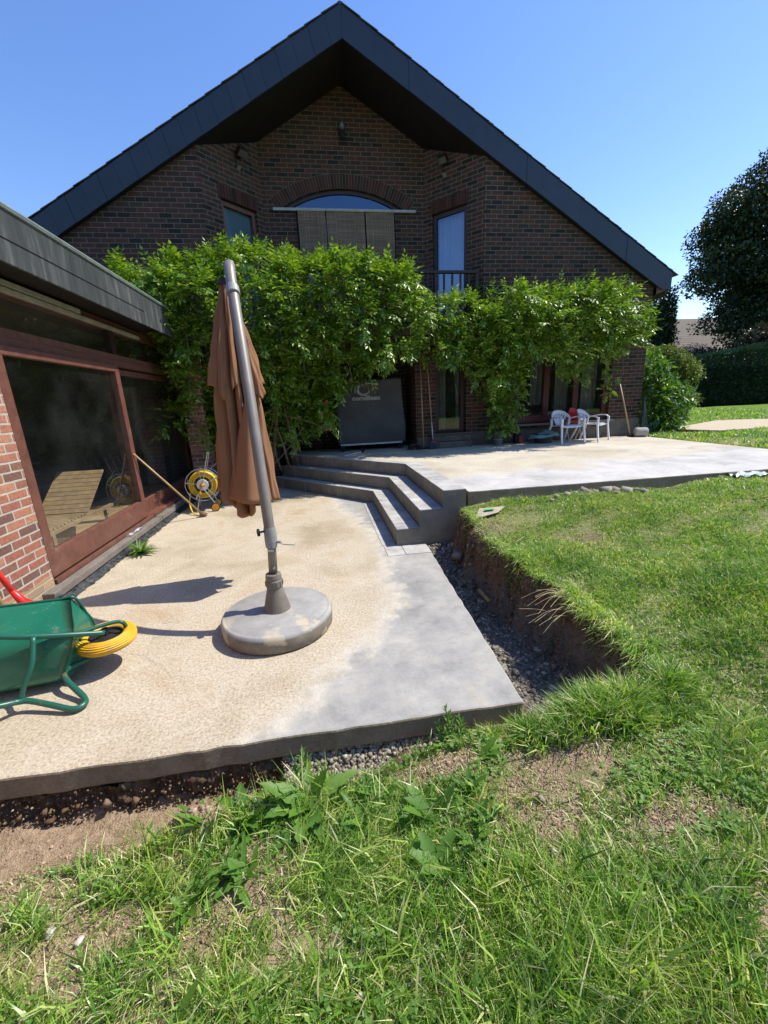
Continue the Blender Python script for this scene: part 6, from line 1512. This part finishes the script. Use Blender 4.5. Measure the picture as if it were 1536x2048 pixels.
tallweed('lone dark stemmed weed above the sandy strip at the left', -.80, 1.38, .16, 20, 12, .04, .02)

# ------------------------------------------------------------------ rubble, gravel, earth
def rocks(name, pts, sizes, mat, lab, cat, kind='stuff', flat=(.35, .9), seed=0, emb=.25):
    r = np.random.default_rng(seed); n = len(pts); base = np.array([(-1, -1, -1), (1, -1, -1), (1, 1, -1), (-1, 1, -1), (-1, -1, 1), (1, -1, 1), (1, 1, 1), (-1, 1, 1)], float) * .5
    V = base[None] * (1 + r.normal(0, .22, (n, 8, 3))); V[:, 4:, :2] *= r.uniform(.5, .95, (n, 1, 1)); sz = sizes[:, None] * np.stack([r.uniform(.7, 1.3, n), r.uniform(.5, 1, n), r.uniform(*flat, n)], -1); V = V * sz[:, None, :]
    a = r.uniform(0, 6.28, n); b_ = r.normal(0, .35, n); ca, sa, cb_, sb = np.cos(a), np.sin(a), np.cos(b_), np.sin(b_)
    Rz = np.zeros((n, 3, 3)); Rz[:, 0, 0] = ca; Rz[:, 0, 1] = -sa; Rz[:, 1, 0] = sa; Rz[:, 1, 1] = ca; Rz[:, 2, 2] = 1; Rx = np.zeros((n, 3, 3)); Rx[:, 0, 0] = 1; Rx[:, 1, 1] = cb_; Rx[:, 1, 2] = -sb; Rx[:, 2, 1] = sb; Rx[:, 2, 2] = cb_
    V = np.einsum('nij,nvj->nvi', Rz @ Rx, V) + pts[:, None, :] + np.array([0, 0, 1])[None, None] * (sz[:, 2] * (.5 - emb))[:, None, None]
    F = np.array([(0, 3, 2, 1), (4, 5, 6, 7), (0, 1, 5, 4), (1, 2, 6, 5), (2, 3, 7, 6), (3, 0, 4, 7)]); F = (np.arange(n)[:, None, None] * 8 + F[None]).reshape(-1, 4)
    o = np_mesh(name, V.reshape(-1, 3), F, mat); return tag(o, lab, cat, kind=kind)
r = np.random.default_rng(301)
n = 7500; x = r.uniform(.99, 1.62, n); y = r.uniform(1.68, 4.28, n); k = x < bank_x(y) - .09; x, y = x[k], y[k]
s = r.uniform(.006, .026, len(x)) * np.where(r.uniform(0, 1, len(x)) < .05, 2.0, 1) * np.where(y > 3.4, 1.0, .8) * np.where(r.uniform(0, 1, len(x)) < .08, 2.2, 1); rocks('ditch_gravel', np.stack([x, y, ground_h(x, y)], -1), s, 'ditch_stones', 'grey gravel and stone chips along the bottom of the ditch', 'gravel', seed=1, flat=(.2, .7))
n = 5200; y = r.uniform(1.7, 4.25, n); q_ = r.uniform(0, 1, n); x = bank_x(y) - .17 + .20 * q_ + r.normal(0, .01, n); rocks('bank_clods', np.stack([x, y, ground_h(x, y)], -1), r.uniform(.004, .016, n) * np.where(r.uniform(0, 1, n) < .04, 2, 1), 'soil_brown', 'brown crumbs of earth clinging to the cut bank of the ditch', 'earth', seed=7, flat=(.5, 1))
n = 2600; x = r.uniform(-.32, .62, n); y = r.uniform(1.62, 1.775, n); z = np.interp(y, [1.62, 1.70, 1.775], [-.235, -.22, -.13]) + r.uniform(-.012, .012, n); rocks('bedding_gravel', np.stack([x, y, z], -1), r.uniform(.010, .026, n), 'stones', 'layer of loose gravel exposed beneath the front edge of the slab', 'gravel', seed=2)
n = 5200; x = r.normal(-.64, .11, n); y = np.clip(r.normal(1.47, .055, n), 1.33, 1.64); h = .03 * np.exp(-((x + .64) / .12) ** 2 - ((y - 1.48) / .07) ** 2)
rocks('earth_pile', np.stack([x, y, ground_h(x, y) + h * r.uniform(.0, 1, n) ** .4], -1), r.uniform(.004, .020, n), 'clods', 'crumbly heap of light brown earth in front of the slab', 'earth', seed=3, flat=(.5, 1))
mb = MB(); nxw, nzw = 260, 16; XX, ZZ = np.meshgrid(np.linspace(-2.6, -.12, nxw), np.linspace(-.30, -.122, nzw)); Pw = np.stack([XX, ZZ], -1)
YW = 1.775 - .035 * (1 - (ZZ + .30) / .18) - .075 * (vnoise(Pw, 11, 161) - .5) - .055 * (vnoise(Pw, 30, 162) - .5) - .03 * (vnoise(Pw, 75, 163) - .5)
aw = (np.arange(nzw - 1)[:, None] * nxw + np.arange(nxw - 1)[None]).ravel()
ew = np_mesh('earth_wall', np.stack([XX, YW, ZZ + .012 * (vnoise(Pw, 40, 164) - .5)], -1).reshape(-1, 3), np.stack([aw, aw + 1, aw + nxw + 1, aw + nxw], 1), 'raw_soil'); tag(ew, kind='structure')
n = 1100; x = r.uniform(-2.3, -.2, n); q_ = r.uniform(0, 1, n); q_ = q_ ** 1.6; y = 1.715 + .045 * q_ + r.uniform(-.02, .012, n); z = -.27 + .14 * q_; rocks('exposed_subsoil', np.stack([x, y, z], -1), r.uniform(.003, .011, n) * np.where(r.uniform(0, 1, n) < .03, 3, 1), 'soil_dark', 'dark crumbly subsoil exposed under the left part of the slab', 'earth', seed=4, flat=(.6, 1)) if 'soil_dark' in M else None
n = 14000; cx_ = r.integers(0, 12, n); pc_ = np.array(patches[:12])[cx_]; x = pc_[:, 0] + r.normal(0, .5, n) * pc_[:, 2]; y = pc_[:, 1] + r.normal(0, .5, n) * pc_[:, 3]; k = y < 4.2; k &= ~((x < .9) & (y > 1.7)); x, y = x[k], y[k]
x = np.concatenate([x, r.uniform(-2.2, -.2, 5000)]); y = np.concatenate([y, r.normal(1.46, .10, 5000)]); k = y < np.where(x < .9, 1.68, 4.2); x, y = x[k], y[k]
rocks('loose_soil', np.stack([x, y, ground_h(x, y)], -1), r.uniform(.002, .0075, len(x)) * np.where(r.uniform(0, 1, len(x)) < .04, 2.2, 1), 'clods', 'loose crumbs of dry soil on the bare patches of the lawn', 'soil', seed=5, flat=(.5, 1))
# rubble chunks along the terrace edge (single pieces)
rub = [(2.55, 4.12, .05), (2.66, 4.10, .07), (2.78, 4.13, .06), (2.90, 4.10, .09), (3.02, 4.13, .055), (3.12, 4.10, .08), (3.26, 4.12, .07), (3.40, 4.12, .10), (3.52, 4.13, .07), (2.45, 4.05, .045), (3.2, 4.03, .05), (3.62, 4.10, .11)]
for i, (x, y, s) in enumerate(rub):
    o = rocks('rubble_chunk', np.array([[x, y, gh(x, y) + .01]]), np.array([s * 1.25]), 'stones', 'broken pale concrete chunk lying on the grass along the raised terrace edge', 'rubble', None, (.35, .7), 400 + i); o['group'] = 'broken concrete chunks along the terrace edge'
for i, (x, y, s, lab) in enumerate(((-.42, 1.19, .030, 'small white limestone chip in the bare soil left of centre'), (-1.08, 1.17, .034, 'pale stone half buried in the grass near the left edge'), (-.96, 1.13, .026, 'second pale stone beside the one near the left edge'), (.78, 1.22, .035, 'flat grey stone flake below the slab corner'), (-.02, .79, .03, 'white stone chip at the bottom of the near grass'), (.72, 1.02, .022, 'tiny white stone in the grass right of centre'))):
    rocks('stone', np.array([[x, y, gh(x, y) + .012]]), np.array([s]), 'stones_white' if 'white' in lab or 'pale' in lab else 'stones', lab, 'stone', None, (.35, .7), 430 + i)
mb = MB(); z = gh(1.62, 4.0) + .03
mb.add([(1.47, 3.78, z - .02), (1.74, 3.86, z), (1.88, 4.0, z + .02), (1.60, 4.02, z + .01), (1.47, 3.78, z - .014), (1.74, 3.86, z + .006), (1.88, 4.0, z + .026), (1.60, 4.02, z + .016)], [(0, 1, 2, 3), (4, 7, 6, 5), (0, 4, 5, 1), (1, 5, 6, 2), (2, 6, 7, 3), (3, 7, 4, 0)])
card = mb.build('cardboard_scrap', plain('cardboard', (.42, .36, .27), .9)); tag(card, 'torn cardboard scrap with a green label on the grass by the step end', 'cardboard')
mb = MB(); mb.box(1.62, 1.72, 3.90, 3.95, z + .024, z + .028); g_ = mb.build('green_label', plain('green_print', (.05, .42, .12), .6)); g_.parent = card
mb = MB(); V = []
for j in range(9):
    for i in range(13): V.append((4.85 + .04 * i, 4.12 + .025 * j, gh(5, 4.1) + .035 + .035 * math.sin(i * 1.3 + j) * math.sin(j * .9 + .4) + random.uniform(-.008, .008)))
mb.add(V, [(j * 13 + i, j * 13 + i + 1, (j + 1) * 13 + i + 1, (j + 1) * 13 + i) for j in range(8) for i in range(12)]); tag(mb.build('plastic_sheet', plain('pale_clear_film', (.62, .70, .70), .2), smooth=True), 'crumpled pale plastic film at the terrace edge on the right', 'plastic sheet')
mb = MB(); z = -.12; mb.box(1.30, 1.33, 3.05, 3.28, z, z + .012, ); tag(mb.build('wood_offcut', 'handle_wood', bevel=.002), 'thin wooden offcut lying on the ditch gravel', 'wood offcut')
for i, (x, y, rz, lab) in enumerate(((1.66, 3.28, .3, 'short pale stick on the bare pink soil near the ditch edge'), (2.9, 2.7, 1.9, 'thin straw coloured stick lying across the lawn'))):
    mb = MB(); z = gh(x, y) + .03; mb.tube([(x, y, z), (x + .09 * math.cos(rz), y + .09 * math.sin(rz), z + .03)], .005, 6); tag(mb.build('stick', 'dry_straw'), lab, 'stick')
# dry seed stalks hanging over the ditch
mb = MB()
for k in range(16):
    y = 2.38 + random.uniform(-.10, .12); x = 1.62; z = gh(x, y) + .02; a = random.uniform(-.5, .35); l = random.uniform(.22, .36); dx, dy = -math.cos(a), math.sin(a) - .15
    mb.tube(spline([(x, y, z), (x + dx * l * .5, y + dy * l * .5, z + .05), (x + dx * l, y + dy * l, z + .02 + random.uniform(-.06, .06))], 4), .0016, 4)
tag(mb.build('dry_stalks', 'dry_straw'), 'bundle of dry grass stalks hanging over the ditch', 'dry stalks')
